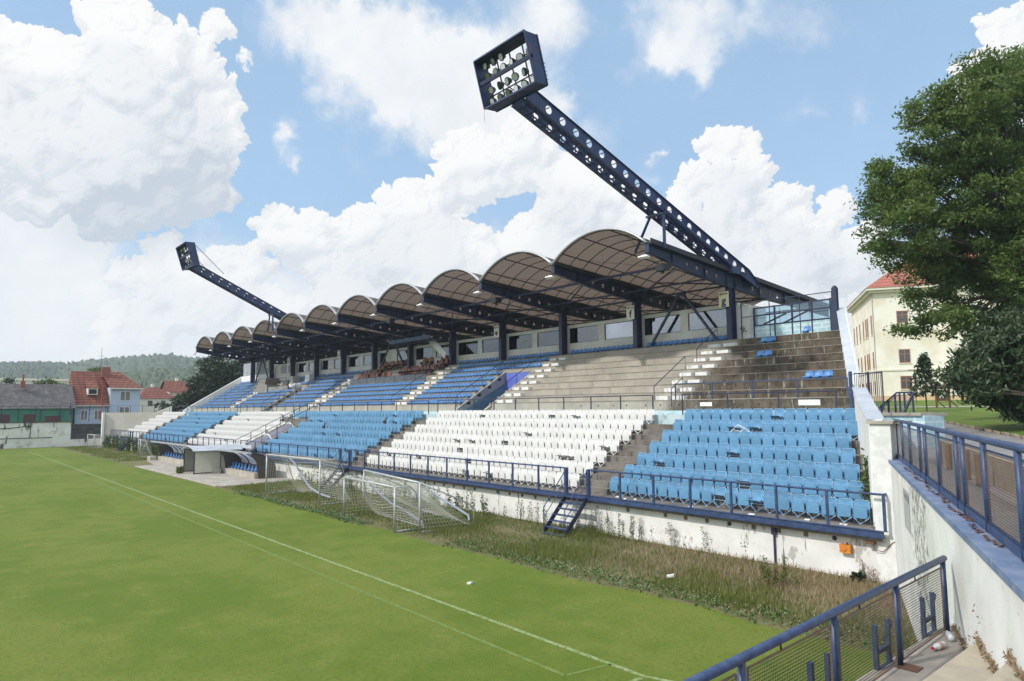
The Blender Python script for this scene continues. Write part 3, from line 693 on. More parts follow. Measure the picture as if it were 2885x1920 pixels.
wall.box(x,36.95,ZS,-21.9,37.10,ZT)
wall.box(-86.1,36.90,ZC,-21.9,39.9,ZC+.06)
kid(wall, 'front_wall', 'box_wall', PB)
inn = MB(); inn.box(-86.1,37.1,9.05,-21.9,39.9,9.12)
xb = -86.1
for k in (1,0):
    for a, c in ((-6.2,-5.4),(-2.6,-1.8)): pass
RWIN = [(POST[0]-1.9,POST[0]-.7),(POST[0]-5.0,POST[0]-4.2),(POST[1]-1.4,POST[1]-.7),(POST[1]-4.9,POST[1]-4.1)]
x = -86.1
for a, c in sorted(RWIN): inn.box(x,39.8,9.1,a,39.9,ZC); inn.box(a,39.8,9.1,c,39.9,10.05); inn.box(a,39.8,11.1,c,39.9,ZC); x = c
inn.box(x,39.8,9.1,-21.9,39.9,ZC)
kid(inn, 'inner_room', 'inner_wall', PB)
pt = MB()
for k in range(0,9):
    for q in (-.1,-3.6): pt.box(POST[k]+q-.05,37.1,9.12,POST[k]+q+.05,39.8,ZC)
    pt.box(POST[k]-2.75,37.9,9.12,POST[k]-2.65,39.8,ZC); pt.box(POST[k]-6.3,37.9,9.12,POST[k]-6.2,39.8,ZC)
kid(pt, 'partition', 'inner_wall', PB, kind='stuff')
for x0, x1, k in WIN:
    f = MB(); w = .035
    f.box(x0,37.0,ZS,x0+w,37.06,ZT); f.box(x1-w,37.0,ZS,x1,37.06,ZT); f.box(x0+w,37.0,ZS,x1-w,37.06,ZS+w); f.box(x0+w,37.0,ZT-w,x1-w,37.06,ZT)
    fo = kid(f, 'window', 'black', PB)
    p_ = MB(); p_.box(x0+w,37.02,ZS+w,x1-w,37.028,ZT-w); po = p_.build('pane','window_glass'); po.parent = fo; po.matrix_parent_inverse = fo.matrix_parent_inverse.copy() if False else Matrix.Translation(PB.location).inverted() @ Matrix.Translation(PB.location)
dr = MB(); dr.box(-22.0,36.96,9.1,-21.30,37.02,11.2); dr.box(-21.3,36.96,9.1,-21.24,38.9,11.2); kid(dr, 'door_panel', 'box_wall', PB)
gf = MB()   # faded stain on the panel
for i in range(16): cx_, cz_ = -21.65+R.uniform(-.18,.18), 9.75+R.uniform(-.2,.22); gf.box(cx_-R.uniform(.01,.05),36.952,cz_-R.uniform(.01,.07),cx_+R.uniform(.01,.05),36.958,cz_+.02)
kid(gf, 'stain', 'wood_brown', PB)
ct = MB()
for x, w, h in ((-46.0,.8,.3),(-45.2,.7,.35),(-71.0,.9,.4),(-75,.7,.5),(-77.9,1.3,.4),(-35.6,.5,.2),(-53.6,.6,.3)): 
    ct.box(x-w/2,37.3,9.5,x+w/2,37.8,ZS+h*.35); ct.tube([(x-w*.3,37.4,ZS-.2),(x-w*.3,37.4,ZS+h)], [.12,.05], 8)
kid(ct, 'desk_clutter', 'black', PB)
yg = MB()
for i in range(10): cx_ = -40.6-.13*i; yg.tube([(cx_,37.012,10.55+R.uniform(-.12,.12)),(cx_+.1,37.012,10.65+R.uniform(-.1,.12))], .018, 4)
kid(yg, 'graffiti', 'sign_cream', PB)
# left: grey slatted cabin
cb = MB(); cb.box(-106.4,36.95,9.0,-93.6,37.1,10.35); kid(cb, 'parapet', 'end_white', PB)
cs = MB()
for i in range(44):
    x = -105.7+.27*i
    if not -102.6 < x < -100.4: cs.box(x,36.98,10.36,x+.25,37.03,12.25)
kid(cs, 'slatted_screen', 'vom_grey', PB, kind='stuff')
cw = MB(); cw.box(-93.4,36.95,9.0,-86.2,37.08,11.4); kid(cw, 'cabin_wall', 'box_wall', PB)
for a, c in ((-91.2,-89.2),(-88.7,-86.8)):
    w_ = MB(); w_.box(a,36.93,10.1,c,36.948,11.2); kid(w_, 'window', 'vom_grey', PB)
# glazed screen wall at the uncovered end of the top row
SCR = thing('glass_screen', 'blue tinted glass screen wall on the top row beside the end wall', 'screen', (-18.8,37.5,9.1)); 
fr = MB()
for x in (-21.2,-19.9,-18.85,-17.7,-16.6):
    fr.box(x-.04,37.4,9.1,x+.04,37.5,11.05)
for z in (9.95,10.55,11.0): fr.box(-21.2,37.41,z-.04,-16.4,37.49,z+.04)
fr.bar((-19.4,37.45,9.95),(-17.8,37.45,10.55),.08,.1,(0,1,0)); fr.bar((-20.6,37.45,10.0),(-19.2,37.45,10.5),.08,.1,(0,1,0))
kid(fr, 'frame', 'rail_dark', SCR)
g_ = MB(); g_.box(-21.2,37.44,9.99,-16.4,37.452,10.99); kid(g_, 'pane', 'blue_glass', SCR)
tp = MB(); tp.box(-21.2,37.42,9.0,-16.2,37.48,9.93); kid(tp, 'tile_panel', 'pool_tile', SCR)
EP = thing('end_post', 'dark steel post with rounded top at the corner of the top row', 'post', (-16.15,36.9,9))
b = MB(); b.box(-16.28,36.8,9.0,-16.02,37.05,11.5); b.tube([(-16.15,36.92,11.5),(-16.15,36.92,11.56),(-16.15,36.92,11.62)], [.13,.12,.06], 12); kid(b, 'shaft', 'navy', EP)
b = MB(); b.box(-16.5,36.98,9.1,-16.30,37.04,11.0); kid(b, 'side_plate', 'navy', EP)
# ------------------------------------------------------------------ end wall of the stand: two stepped lengths with metal coping
def slopewall(name, label, ys, zs, y0, y1, base, cop=True, t=.42):
    W_ = thing(name, label, 'wall', (WI((y0+y1)/2),(y0+y1)/2,base))
    b = MB(); n = len(ys)
    for (ya,za),(yb,zb) in zip(zip(ys,zs),list(zip(ys,zs))[1:]):
        vs = []
        for y,z in ((ya,za),(yb,zb)):
            x = WI(y); vs += [(x,y,base),(x+t,y,base),(x+t,y,z),(x,y,z)]
        b.add(vs, [(0,1,2,3),(7,6,5,4),(0,4,5,1),(1,5,6,2),(2,6,7,3),(3,7,4,0)])
    kid(b, 'masonry', 'end_white', W_)
    tot = sum(1 for _ in ys)-1
    for (ya,za),(yb,zb) in zip(zip(ys,zs),list(zip(ys,zs))[1:]):
        c = MB(); p = Vector((WI(ya)+t/2,ya+.01,za+.02)); q = Vector((WI(yb)+t/2,yb-.01,zb+.02)); c.bar(p,q,t+.09,.035); kid(c, 'coping_plate', 'coping', W_)
    return W_
slopewall('end_wall', 'white end wall with steep metal coping beside the upper terrace', [30.7,31.6,33.0,34.4,35.8,37.3], [6.5,7.0,7.8,8.65,9.5,10.4], 30.7, 37.3, 3.2)
slopewall('end_wall', 'white end wall with two coping plates beside the lower seats', [22.4,25.2,28.0], [4.72,5.22,5.84], 22.4, 28, 1.0)
PW = thing('wall_pillar', 'white wall pillar with flat cap where ramp and stand meet', 'pillar', (-8.5,21.9,0))
b = MB(); b.prism([(-8.60,21.5),(-8.02,21.5),(-8.15,22.6),(-8.98,22.6)], -.2, 4.62); kid(b, 'shaft', 'white_paint', PW)
b = MB(); b.prism([(-8.68,21.42),(-7.92,21.42),(-7.9,22.9),(-9.1,22.9)], 4.62, 4.70); kid(b, 'cap', 'conc_prom', PW)
# tiled block, gate and railing of the entrance behind the wall
TB = thing('tiled_block', 'light blue tiled entrance block behind the white pillar', 'wall', (-10.6,30.3,3.4))
b = MB(); b.prism([(-11.9,30.0),(-9.9,30.0),(-9.6,31.2),(-12.0,31.2)], 3.3, 4.75); kid(b, 'tiled_face', 'pool_tile', TB)
b = MB(); b.prism([(-12.0,29.9),(-10.0,29.9),(-9.5,31.3),(-12.1,31.3)], 4.75, 4.86); kid(b, 'slab', 'conc_prom', TB)
GT = thing('bar_gate', 'dark blue vertical bar gate standing open at the end wall', 'gate', (-12.4,29.5,4.8))
b = MB(); b.tube([(-12.45,29.5,4.78),(-12.45,29.5,6.6)], .07, 8); kid(b, 'gate_post', 'navy_rail', GT)
b = MB(); b.tube([(-12.3,29.5,6.5),(-11.2,29.5,6.5)], .025, 6); b.tube([(-12.3,29.5,5.0),(-11.2,29.5,5.0)], .025, 6); b.tube([(-11.2,29.5,5.0),(-11.2,29.5,6.55)], .03, 6); b.tube([(-11.75,29.5,5.0),(-11.75,29.5,6.55)], .04, 6); kid(b, 'gate_frame', 'rail_dark', GT)
b = MB()
for i in range(15): b.tube([(-12.28+.073*i,29.5,5.0),(-12.28+.073*i,29.5,6.5)], .012, 5)
kid(b, 'bar', 'rail_dark', GT, kind='stuff')
SR = thing('stair_railing', 'dark railing with mesh panels beside the entrance steps', 'railing', (-12.3,34,4.3))
for i, (a, c) in enumerate((((-13.1,34,5.06),(-12.3,34,5.75)),((-12.3,34,5.75),(-11.6,34,5.75)),((-11.6,34,5.75),(-11.35,31.5,4.55)))):
    b = MB(); b.bar(a,c,.06,.07); b.bar(Vector(a)-Vector((0,0,.12)),Vector(c)-Vector((0,0,.12)),.03,.03); kid(b, 'top_rail', 'rail_dark', SR)
for x, zt in ((-13.0,5.15),(-12.7,5.4),(-12.4,5.65),(-12.0,5.74),(-11.65,5.74),(-12.2,5.74)):
    b = MB(); b.box(x-.035,33.97,4.0,x+.035,34.03,zt); kid(b, 'post', 'rail_dark', SR)
b = MB()
for i in range(26):
    x = -12.9+.05*i; b.box(x,33.998,4.3,x+.008,34.002,min(5.65,5.06+(x+13.1)*.86))
kid(b, 'mesh', 'mesh_wire', SR, kind='stuff')

# ------------------------------------------------------------------ folding seats (thing: frame mesh; parts: backrest, seat, hinge)
def rrect(w, z0, z1, r=.05, y=0, n=3, lean=0):
    P = []
    for cx, cz, a0 in ((w-r,z1-r,0),(-w+r,z1-r,90),(-w+r,z0+r,180),(w-r,z0+r,270)):
        for i in range(n):
            a = math.radians(a0+90*i/(n-1)); z = cz+r*math.sin(a); P.append((cx+r*math.cos(a), y+lean*(z-z0), z))
    return P
def seat_frame(fine):
    b = MB(); n = 5 if fine else 3; r = .0125
    pts = sorted([p for p in rrect(.232,.2,.735,.06,.0,4,.10) if p[2] > .5], key=lambda p: -p[0])
    b.tube([(.232,0,.26)]+pts+[(-.232,0,.26)], r, n)
    b.tube([(.232,0,.27),(.222,-.06,.19),(.02,-.12,.035),(0,-.12,.0)], .0145, n); b.tube([(-.232,0,.27),(-.222,-.06,.19),(-.02,-.12,.035),(0,-.12,.0)], .0145, n)
    b.tube([(-.232,0,.27),(.232,0,.27)], .010, n)
    b.tube([(.232,.01,.3),(.20,.16,.02)], .010, n); b.tube([(-.232,.01,.3),(-.20,.16,.02)], .010, n)
    return b
def panel(b, w, z0, z1, y, lean, t=.012, bulge=.02, m=0):
    P = rrect(w,z0,z1,.045,y,3,lean); n = len(P); c = Vector((0,y+bulge+lean*(z1-z0)/2,(z0+z1)/2))
    b.add([c]+P, [(0,1+i,1+(i+1)%n) for i in range(n)], m)
    b.add([c+Vector((0,t,0))]+[(p[0],p[1]+t,p[2]) for p in P], [(0,1+(i+1)%n,1+i) for i in range(n)], m)
    b.add(P+[(p[0],p[1]+t,p[2]) for p in P], [(i,n+i,n+(i+1)%n,(i+1)%n) for i in range(n)], m)
def seat_pan(open_=False, fine=True):
    b = MB(); n = 5 if fine else 3
    w, d = .205, .39
    P = rrect(w,0,d,.04,0,3); Q = [(p[0],p[1]-.012,p[2]) for p in P]
    panel(b, w-.008, .01, d-.01, -.004, 0, .014, -.012); b.tube(P+[P[0]], .011, n)
    ang = math.radians(-72 if open_ else 8); c, s = math.cos(ang), math.sin(ang); oz, oy = (.33,-.06) if open_ else (.195,-.085)
    if open_: b.v = [(x, oy + y*c + z*s*1.0, oz - y*s + z*c) for x,y,z in b.v]
    else: b.v = [(x, oy + y*c - z*s*.5, oz + y*s + z*c) for x,y,z in b.v]
    return b
def seat_back(fine=True):
    b = MB(); panel(b, .218, .37, .725, .022, .10, .012, .025); return b
def hinge_(fine=True):
    b = MB(); b.box(.175,-.10,.36,.21,-.065,.43); return b
def seat_kind(frame_m, pan_m):
    K = {}
    for fine in (True,):
        for st in ('shut','open','bare'):
            r = seat_frame(True).build(pan_m.split('_')[1]+'_folding_seat', frame_m); 
            seat_back().build('backrest', pan_m, r)
            if st != 'bare': seat_pan(st == 'open').build('seat', pan_m, r)
            else:
                q = MB(); q.bar((-.2,-.05,.42),(.2,-.05,.42),.02,.06); q.build('crossbar', 'hinge', r)
            hinge_().build('hinge', 'hinge' if pan_m == 'seat_white' else 'navy', r)
            kids(r); K[st] = r
    # one-mesh version for far seats
    for st in ('shut','open'):
        b = seat_frame(False); nf = len(b.f); b.m = [0]*nf
        for src in (seat_back(), seat_pan(st == 'open', False)): b.add(src.v, src.f, 1)
        h = hinge_(); b.add(h.v, h.f, 2); K['far_'+st] = b
    return K
KB, KW = seat_kind('frame_blue','seat_blue'), seat_kind('frame_white','seat_white')
FARM = {}
for nm, K, ms in (('blue',KB,['frame_blue','seat_blue','navy']),('white',KW,['frame_white','seat_white','hinge'])):
    for st in ('shut','open'):
        o = K['far_'+st].build('folding_seat', ms); FARM[nm,st] = o.data; bpy.data.objects.remove(o)
USED = set()
def put_seat(K, st, x, y, z, label, group):
    src = K[st]
    if (id(K),st) in USED: o = copy_tree(src)
    else: USED.add((id(K),st)); o = src
    o.location = (x,y,z); o.rotation_euler = (R.uniform(-.015,.015),0,R.uniform(-.02,.02)); tag(o, label, 'seat', group)
PIT = .503
STATE = {'open':' with pan down','bare':' missing its pan','shut':''}
def block(nm, rows, x_from, step, count, openrate, barerate, lab, group, detail, limit):
    """rows: list of row numbers; x_from(k): first seat; step sign; returns seats not placed as things"""
    rest = []; K = KB if nm == 'blue' else KW
    for k in rows:
        for i in range(count(k)):
            x = x_from(k) + step*PIT*(i+.5); y = ry(k); z = tz(k)
            q = R.random(); st = 'open' if q < openrate else 'bare' if q < openrate+barerate else 'shut'
            if limit[0] > 0:
                limit[0] -= 1
                L = lab(k, i, STATE[st])
                if detail: put_seat(K, st, x, y, z, L, group)
                else:
                    o = bpy.data.objects.new(nm+'_folding_seat', FARM[nm, 'open' if st == 'open' else 'shut']); COL.objects.link(o); o.location = (x,y,z); tag(o, lab(k,i,STATE[st] if st == 'open' else ''), 'seat', group)
            else: rest.append((x,y,z,'open' if st == 'open' else 'shut'))
    return rest
def merged(nm, seats, name, **kw):
    b = MB(); K = KB if nm == 'blue' else KW
    for x,y,z,st in seats:
        s = K['far_'+st]; o = len(b.v); b.v += [(a+x,c+y,d+z) for a,c,d in s.v]; b.f += [tuple(q+o for q in f) for f in s.f]; b.m += s.m
    return b.build(name, ['frame_'+nm,'seat_'+nm,'hinge' if nm == 'white' else 'navy'], **kw)
ROW = lambda k: ONES[k-1]
lb, lw_ = [300], [300]
cA = lambda k: int((WI(ry(k)) + 19.7)/PIT + .3)
restb = block('blue', range(1,8), lambda k: -19.7, 1, cA, .035, .02, lambda k,i,s: f'light blue seat{s}, {ROW(k)} row, {nth(i+1)} from aisle, by end wall', 'light blue folding seats of the lower tier', True, lb)
restw = block('white', range(1,8), lambda k: -21.55, -1, lambda k: 38, .055, .02, lambda k,i,s: f'white seat{s}, {ROW(k)} row, {nth(i+1)} from right, nearest white block', 'white folding seats of the lower tier', True, lw_)
# second blue block, nearest columns first
cols = 35
seatsC = []
for i in range(45):
    for k in range(1,8):
        if i >= 35 and k < 7: continue
        seatsC.append((i,k))
for i,k in seatsC:
    x = -42.55 - PIT*(i+.5); st = 'open' if R.random() < .04 else 'shut'
    if R.random() < .012: continue
    if lb[0] > 0:
        lb[0] -= 1
        o = bpy.data.objects.new('blue_folding_seat', FARM['blue',st]); COL.objects.link(o); o.location = (x,ry(k),tz(k))
        tag(o, f'light blue seat{STATE[st]}, {ROW(k)} row, {nth(i+1)} from right, middle block', 'seat', 'light blue folding seats of the lower tier')
    else: restb.append((x,ry(k),tz(k),st))
seatsD = [(i,k) for i in range(34) for k in range(1,8) if not (k >= 6 and i < 6)]
for i,k in seatsD:
    x = -63.4 - PIT*(i+.5); st = 'open' if R.random() < .04 else 'shut'
    if lw_[0] > 0:
        lw_[0] -= 1
        o = bpy.data.objects.new('white_folding_seat', FARM['white',st]); COL.objects.link(o); o.location = (x,ry(k),tz(k))
        tag(o, f'white seat{STATE[st]}, {ROW(k)} row, {nth(i+1)} from right, beyond ramp', 'seat', 'white folding seats of the lower tier')
    else: restw.append((x,ry(k),tz(k),st))
for i in range(37):
    for k in range(1,8): restb.append((-82.1-PIT*(i+.5), ry(k), tz(k), 'open' if R.random() < .05 else 'shut'))
for i in range(23):
    for k in range(1,8): restw.append((-102.7-PIT*(i+.5), ry(k), tz(k), 'shut'))
merged('blue', restb, 'blue_folding_seats', label='far mass of light blue folding seats in the lower tier', cat='seats', kind='stuff')
merged('white', restw, 'white_folding_seats', label='far mass of white folding seats in the lower tier', cat='seats', kind='stuff')
# broken frame lying across the blue seats
b = MB(); b.tube([(-.5,0,.02),(-.1,.1,.42),(.25,.1,.3),(-.1,0,-.05),(-.5,0,.02)], .014, 5); b.tube([(-.1,.1,.42),(.55,.05,.1)], .012, 5); b.tube([(-.3,.05,.2),(.1,.05,.14)], .012, 5)
o = b.build('broken_seat_frame', 'frame_white', label='bent white seat frame lying across the light blue seats', cat='seat frame'); o.location = (-16.0,26.6,tz(5)+.60)

# ------------------------------------------------------------------ plastic shell seats of the upper tier
def shell():
    b = MB(); prof = [(-.20,.075),(-.17,.10),(-.02,.085),(.10,.10),(.155,.16),(.185,.27),(.20,.36),(.195,.375)]
    ws = [.19,.205,.21,.21,.205,.20,.175,.13]; V = []; n = 7
    for (y,z),w in zip(prof,ws):
        for i in range(n):
            t = -1+2*i/(n-1); V.append((w*t, y - .03*t*t*(1 if z > .15 else 0), z + .03*t*t*(1 if z < .15 else 0)))
    F = [(j*n+i,j*n+i+1,(j+1)*n+i+1,(j+1)*n+i) for j in range(len(prof)-1) for i in range(n-1)]
    m0 = len(V); b.add(V,F); b.add([(x,y+.012,z-.014) for x,y,z in V],[f[::-1] for f in F])
    edge = list(range(n))+[j*n+n-1 for j in range(1,len(prof))]+[(len(prof)-1)*n+i for i in range(n-2,-1,-1)]+[j*n for j in range(len(prof)-2,0,-1)]
    b.add(V+[(x,y+.012,z-.014) for x,y,z in V], [(edge[i],m0+edge[i],m0+edge[(i+1)%len(edge)],edge[(i+1)%len(edge)]) for i in range(len(edge))])
    b.box(-.12,-.12,-.0,.12,.08,.085)
    return b
SH = shell(); SHO = SH.build('shell_seat','shell_blue',smooth=False); SHM = SHO.data; bpy.data.objects.remove(SHO)
shells = []
UP = .444
def urow(k): return UY+UD*k+.36, UZ+UH*k
def addrow(k, x0, x1, key):
    n = int((x1-x0)/UP+.3)
    for i in range(n): shells.append((x1-UP*(i+.5), k, i, key))
for k in range(0,6): addrow(k,-48.75,-41.15,'left of stairwell')
for k in (6,7): addrow(k,-48.75,-37.3,'above stairwell')
for q in range(3):
    addrow(8,POST[q+1]+.3,POST[q]-.3,('under the windows, last bay by the cream sign','under the windows, second bay from the end','under the windows, third bay from the end')[q])
addrow(8,-50.0,POST[3]-.3,'under the windows, fourth bay from the end')
for k in range(0,5): addrow(k,-65.2,-50.95,'below brown armchairs')
shells = [s for s in shells if not (s[0] < POST[3] and s[1] == 8 and R.random() < .0)]
things_ = shells[:289]; extra = shells[289:]
sing = [(-17.5,8,'alone on the top terrace step by the end post'),(-19.6,7,'left one of a pair on the second terrace step from the top'),(-19.15,7,'right one of a pair on the second terrace step from the top'),
  (-19.05,5,'left one of a pair below the other pair on the bare terrace'),(-18.6,5,'right one of a pair below the other pair on the bare terrace'),
  (-15.35,2,'left one of three beside the end wall'),(-14.9,2,'middle one of three beside the end wall'),(-14.45,2,'right one of three beside the end wall')]
for x,k,i,key in things_:
    y,z = urow(k); o = bpy.data.objects.new('shell_seat', SHM); COL.objects.link(o); o.location = (x,y,z); o.rotation_euler = (R.uniform(-.03,.03),0,R.uniform(-.03,.03))
    rowname = '' if k == 8 else f' {ROW(k+1)} row,'
    tag(o, f'blue shell seat,{rowname} {nth(i+1)} from right, {key}', 'seat', 'blue plastic seats of the upper tier')
for x,k,s in sing:
    y,z = UY+UD*k-.0, UZ+UH*k-.0; o = bpy.data.objects.new('shell_seat', SHM); COL.objects.link(o); o.location = (x,y+.10,z); o.rotation_euler = (0,0,R.uniform(-.05,.05)); o.scale = (1.05,1.05,1.05)
    tag(o, 'blue shell seat, '+s, 'seat', 'blue plastic seats of the upper tier')
def more(x0,x1,ks):
    for k in ks:
        n = int((x1-x0)/UP)
        for i in range(n): extra.append((x0+UP*(i+.5),k,0,0))
more(-76.2,-68.2,range(0,9)); more(-90.2,-79.4,range(0,6)); more(-76.2,-68.2,[]); more(-105.8,-92.1,range(0,9)); more(-86,-79.6,(6,7,8)); more(-68,-65.5,(8,)); more(-79.4,-76.3,(6,7,8))
b = MB()
for x,k,_,_ in extra:
    y,z = urow(k); o_ = len(b.v); b.v += [(a+x,c+y,d+z) for a,c,d in SH.v]; b.f += [tuple(q+o_ for q in f) for f in SH.f]
b.m = [0]*len(b.f); b.build('shell_seats','shell_blue',label='far mass of blue plastic shell seats in the upper tier', cat='seats', kind='stuff')
# brown leather armchairs of the box of honour
def arm():
    r = MB(); r.xprism([(-.24,.40),(-.24,.30),(.2,.27),(.2,.37)],-.24,.24); r.box(-.05,-.05,0,.05,.05,.3); r.box(-.3,-.2,0,.3,.2,.03)
    o = r.build('armchair','leather')
    k_ = MB(); n = 9
    P = [(.26*math.cos(math.radians(a)), .72+.34*math.sin(math.radians(a))) for a in np.linspace(-40,220,14)]
    k_.add([(x,.16+.12*(z-.4),z) for x,z in P]+[(x,.26+.12*(z-.4),z) for x,z in P], [tuple(range(14))[::-1],tuple(range(14,28))]+[(i,(i+1)%14,14+(i+1)%14,14+i) for i in range(14)])
    k_.build('backrest','leather',o)
    for s in (-1,1):
        a = MB(); a.box(s*.27-.03,-.2,.35,s*.27+.03,.18,.58); a.build('armrest','black',o)
    kids(o); return o
ARM = arm(); first = True; AL = []
for k,xs in ((5,list(np.arange(-64.6,-60.8,.62))+list(np.arange(-59.5,-57.9,.62))),(6,list(np.arange(-64.2,-61.5,.66))+list(np.arange(-57.0,-52.0,.62))),(8,list(np.arange(-63.8,-57.6,.62))+[-55.3,-54.4,-52.6,-52.0,-51.3]),(7,[-51.6,-51.0,-63.0,-62.2])):
    for j,x in enumerate(xs):
        y,z = urow(k); o = ARM if first else copy_tree(ARM); first = False; o.location = (x+R.uniform(-.05,.05),y+R.uniform(-.08,.08),z); o.rotation_euler = (0,0,R.uniform(-.5,.5) if R.random() < .4 else R.uniform(-.1,.1))
        tag(o, f'brown armchair, {nth(j+1)} from left, {({5:"front",6:"second",7:"third",8:"back"})[k]} row behind glass', 'armchair', 'brown armchairs in the box of honour')
VS = thing('glass_balustrade', 'low glass balustrade in front of the brown armchairs', 'balustrade', (-58,33.6,UZ+UH*4))
zb = UZ+UH*4
b = MB(); b.tube([(-65.3,33.9,zb+1.02),(-51.0,33.9,zb+1.02)], .03, 6); kid(b,'top_rail','rail_dark',VS)
for x in np.arange(-65.3,-50.9,1.78):
    b = MB(); b.tube([(x,33.9,zb),(x,33.9,zb+1.02)], .03, 6); kid(b,'post','rail_dark',VS)
b = MB(); b.box(-65.2,33.89,zb+.2,-51.1,33.90,zb+.98); kid(b,'pane','screen_glass',VS)
b = MB(); b.tube([(-65.3,33.9,zb+1.02),(-65.3,36.4,zb+2.1)], .03, 6); b.tube([(-51.0,33.9,zb+1.02),(-50.6,36.7,zb+2.4)], .03, 6); kid(b,'side_rail','rail_dark',VS)

# ------------------------------------------------------------------ railings
def railing(name, label, pts, h, spacing, mats='navy_rail', r=.03, mid=(), group=None, rtop=.035, skip=(), posth=None):
    pts = [Vector(p) for p in pts]; RL = thing(name, label, 'railing', pts[0], 0, group)
    up_ = Vector((0,0,h))
    b = MB(); b.tube([p+up_ for p in pts], rtop, 8); kid(b,'top_rail',mats,RL)
    for f in mid:
        b = MB(); b.tube([p+up_*f for p in pts], .018, 6); kid(b,'mid_rail',mats,RL)
    L = [(b_-a_).length for a_,b_ in zip(pts,pts[1:])]
    for a_,b_,l in zip(pts,pts[1:],L):
        n = max(1, round(l/spacing))
        for i in range(n+1):
            if i == 0 and a_ != pts[0]: continue
            p = a_+(b_-a_)*i/n; b = MB(); b.box(p.x-r,p.y-r,p.z,p.x+r,p.y+r,p.z+h-.01); b.box(p.x-r*1.8,p.y-r*1.8,p.z,p.x+r*1.8,p.y+r*1.8,p.z+.012); kid(b,'post',mats,RL)
    return RL
ze = 1.53
railing('front_railing','long navy front railing on the lower tier edge, from right end to nearest metal stair',[(-8.25,21.3,ze),(-18.17,21.3,ze),(-19.9,21.3,ze)],1.05,1.72,r=.035,group='front railing lengths')
railing('front_railing','long navy front railing on the lower tier edge, in front of the nearest white seats',[(-21.15,21.3,ze),(-40.75,21.3,ze)],1.05,1.76,r=.035,group='front railing lengths')
railing('front_railing','navy front railing on the lower tier edge behind the right dugout',[(-42.3,21.3,ze),(-61,21.3,ze)],1.05,1.76,group='front railing lengths')
railing('front_railing','navy front railing on the lower tier edge beyond the covered ramp',[(-62.8,21.3,ze),(-101,21.3,ze)],1.05,1.76,group='front railing lengths')
railing('front_railing','navy front railing on the far end of the lower tier edge',[(-102.8,21.3,ze),(-115,21.3,ze)],1.05,.8,group='front railing lengths')
rr_ = MB(); rr_.tube([(-8.25,21.3,ze+1.05),(-8.3,22.3,ze+1.05)],.035,8); rr_.build('corner_rail','navy_rail',label='short navy rail returning from the front railing to the white pillar',cat='railing')
for a,c,l in ((-12.6,-20.1,'above the nearest light blue seats'),(-21.9,-41.2,'above the nearest white seats'),(-42.4,-65.2,'above the second light blue block'),(-66.6,-81.8,'above the far white block'),(-82.9,-112,'at the far end')):
    railing('promenade_railing','navy railing along the promenade '+l,[(a,28.4,4.76),(c,28.4,4.76)],1.02,2.2,'rail_dark',r=.025,rtop=.03,group='promenade railings')
railing('terrace_railing','blue railing on top of the weep-holed wall of the bare terrace',[(-12.95,30.35,5.55),(-21.9,30.35,5.55)],.84,2.05,'navy_rail',r=.025,rtop=.028)
railing('guard_rail','thin navy guard rail along the top row in front of the blue glass',[(-21.7,36.86,9.11),(-16.3,36.86,9.11)],2.2,1.75,'rail_dark',r=.02,rtop=.025,mid=(.62,))
def handrail(label, x, k0, k1, h=.95, grp='sloping aisle handrails'):
    y0,z0 = UY+UD*k0+.15, UZ+UH*k0-.2; y1,z1 = UY+UD*k1+.15, UZ+UH*k1-.2
    H = thing('handrail', label, 'handrail', (x,y0,z0), 0, grp)
    b = MB(); b.tube([(x,y0,z0),(x,y0,z0+h),(x,y1,z1+h),(x,y1,z1)], .026, 6); kid(b,'rail','rail_dark',H)
    n = max(1,round((k1-k0)/3))
    for i in range(1,n):
        t = i/n; b = MB(); b.tube([(x,y0+(y1-y0)*t,z0+(z1-z0)*t),(x,y0+(y1-y0)*t,z0+(z1-z0)*t+h)], .022, 6); kid(b,'post','rail_dark',H)
handrail('sloping dark handrail in the near aisle, lower of the two',-23.3,0,4); handrail('sloping dark handrail in the near aisle, upper of the two',-23.0,5,8)
handrail('short sloping blue handrail above the blue railing at the aisle foot',-21.95,-.4,1)
handrail('sloping dark handrail along the right side of the blue-walled stairwell',-37.2,-.3,6.2); handrail('sloping dark handrail along the left side of the blue-walled stairwell',-41.25,-.3,6.2)
handrail('sloping dark handrail in the aisle below the hanging gantry',-50.9,0,5); handrail('sloping dark handrail in the aisle right of the grey stairwell',-66.7,0,5)
handrail('sloping dark handrail along the grey stairwell',-79.4,-.3,5); handrail('sloping dark handrail in the aisle left of the grey stairwell',-91.0,0,6); handrail('far sloping dark handrail among the far blue seats',-99,0,5)
# ------------------------------------------------------------------ metal stairs down to the pitch
def metal_stair(label, xr):
    S = thing('metal_stair', label, 'stairs', (xr,21.2,1.45), 0, 'navy metal stairs from the lower tier to the pitch')
    w = 1.24; y0,z0,y1,z1 = 21.25,1.45,19.95,.02
    for x in (xr-w,xr):
        b = MB(); b.bar((x,y0,z0-.06),(x,y1,z1+.05),.03,.2,(0,0,1)); kid(b,'stringer','navy',S)
        b = MB(); b.tube([(x,y1-.02,.05),(x,y1-.02,1.05),(x,21.3,2.55)],.024,6); b.tube([(x,y1,.65),(x,21.25,2.05)],.018,6); kid(b,'handrail','navy_rail',S)
    for i in range(7):
        t = i/6.2; b = MB(); y = y0-.1+(y1-y0)*t; z = z0-.04+(z1-z0)*t; b.box(xr-w+.02,y-.11,z-.02,xr-.02,y+.11,z+.015); kid(b,'tread','navy_rail',S)
    for x in (xr-w-.03,xr+.03):
        b = MB(); b.box(x-.07,21.24,1.5,x+.07,21.38,2.58); kid(b,'gate_post','navy_rail',S)
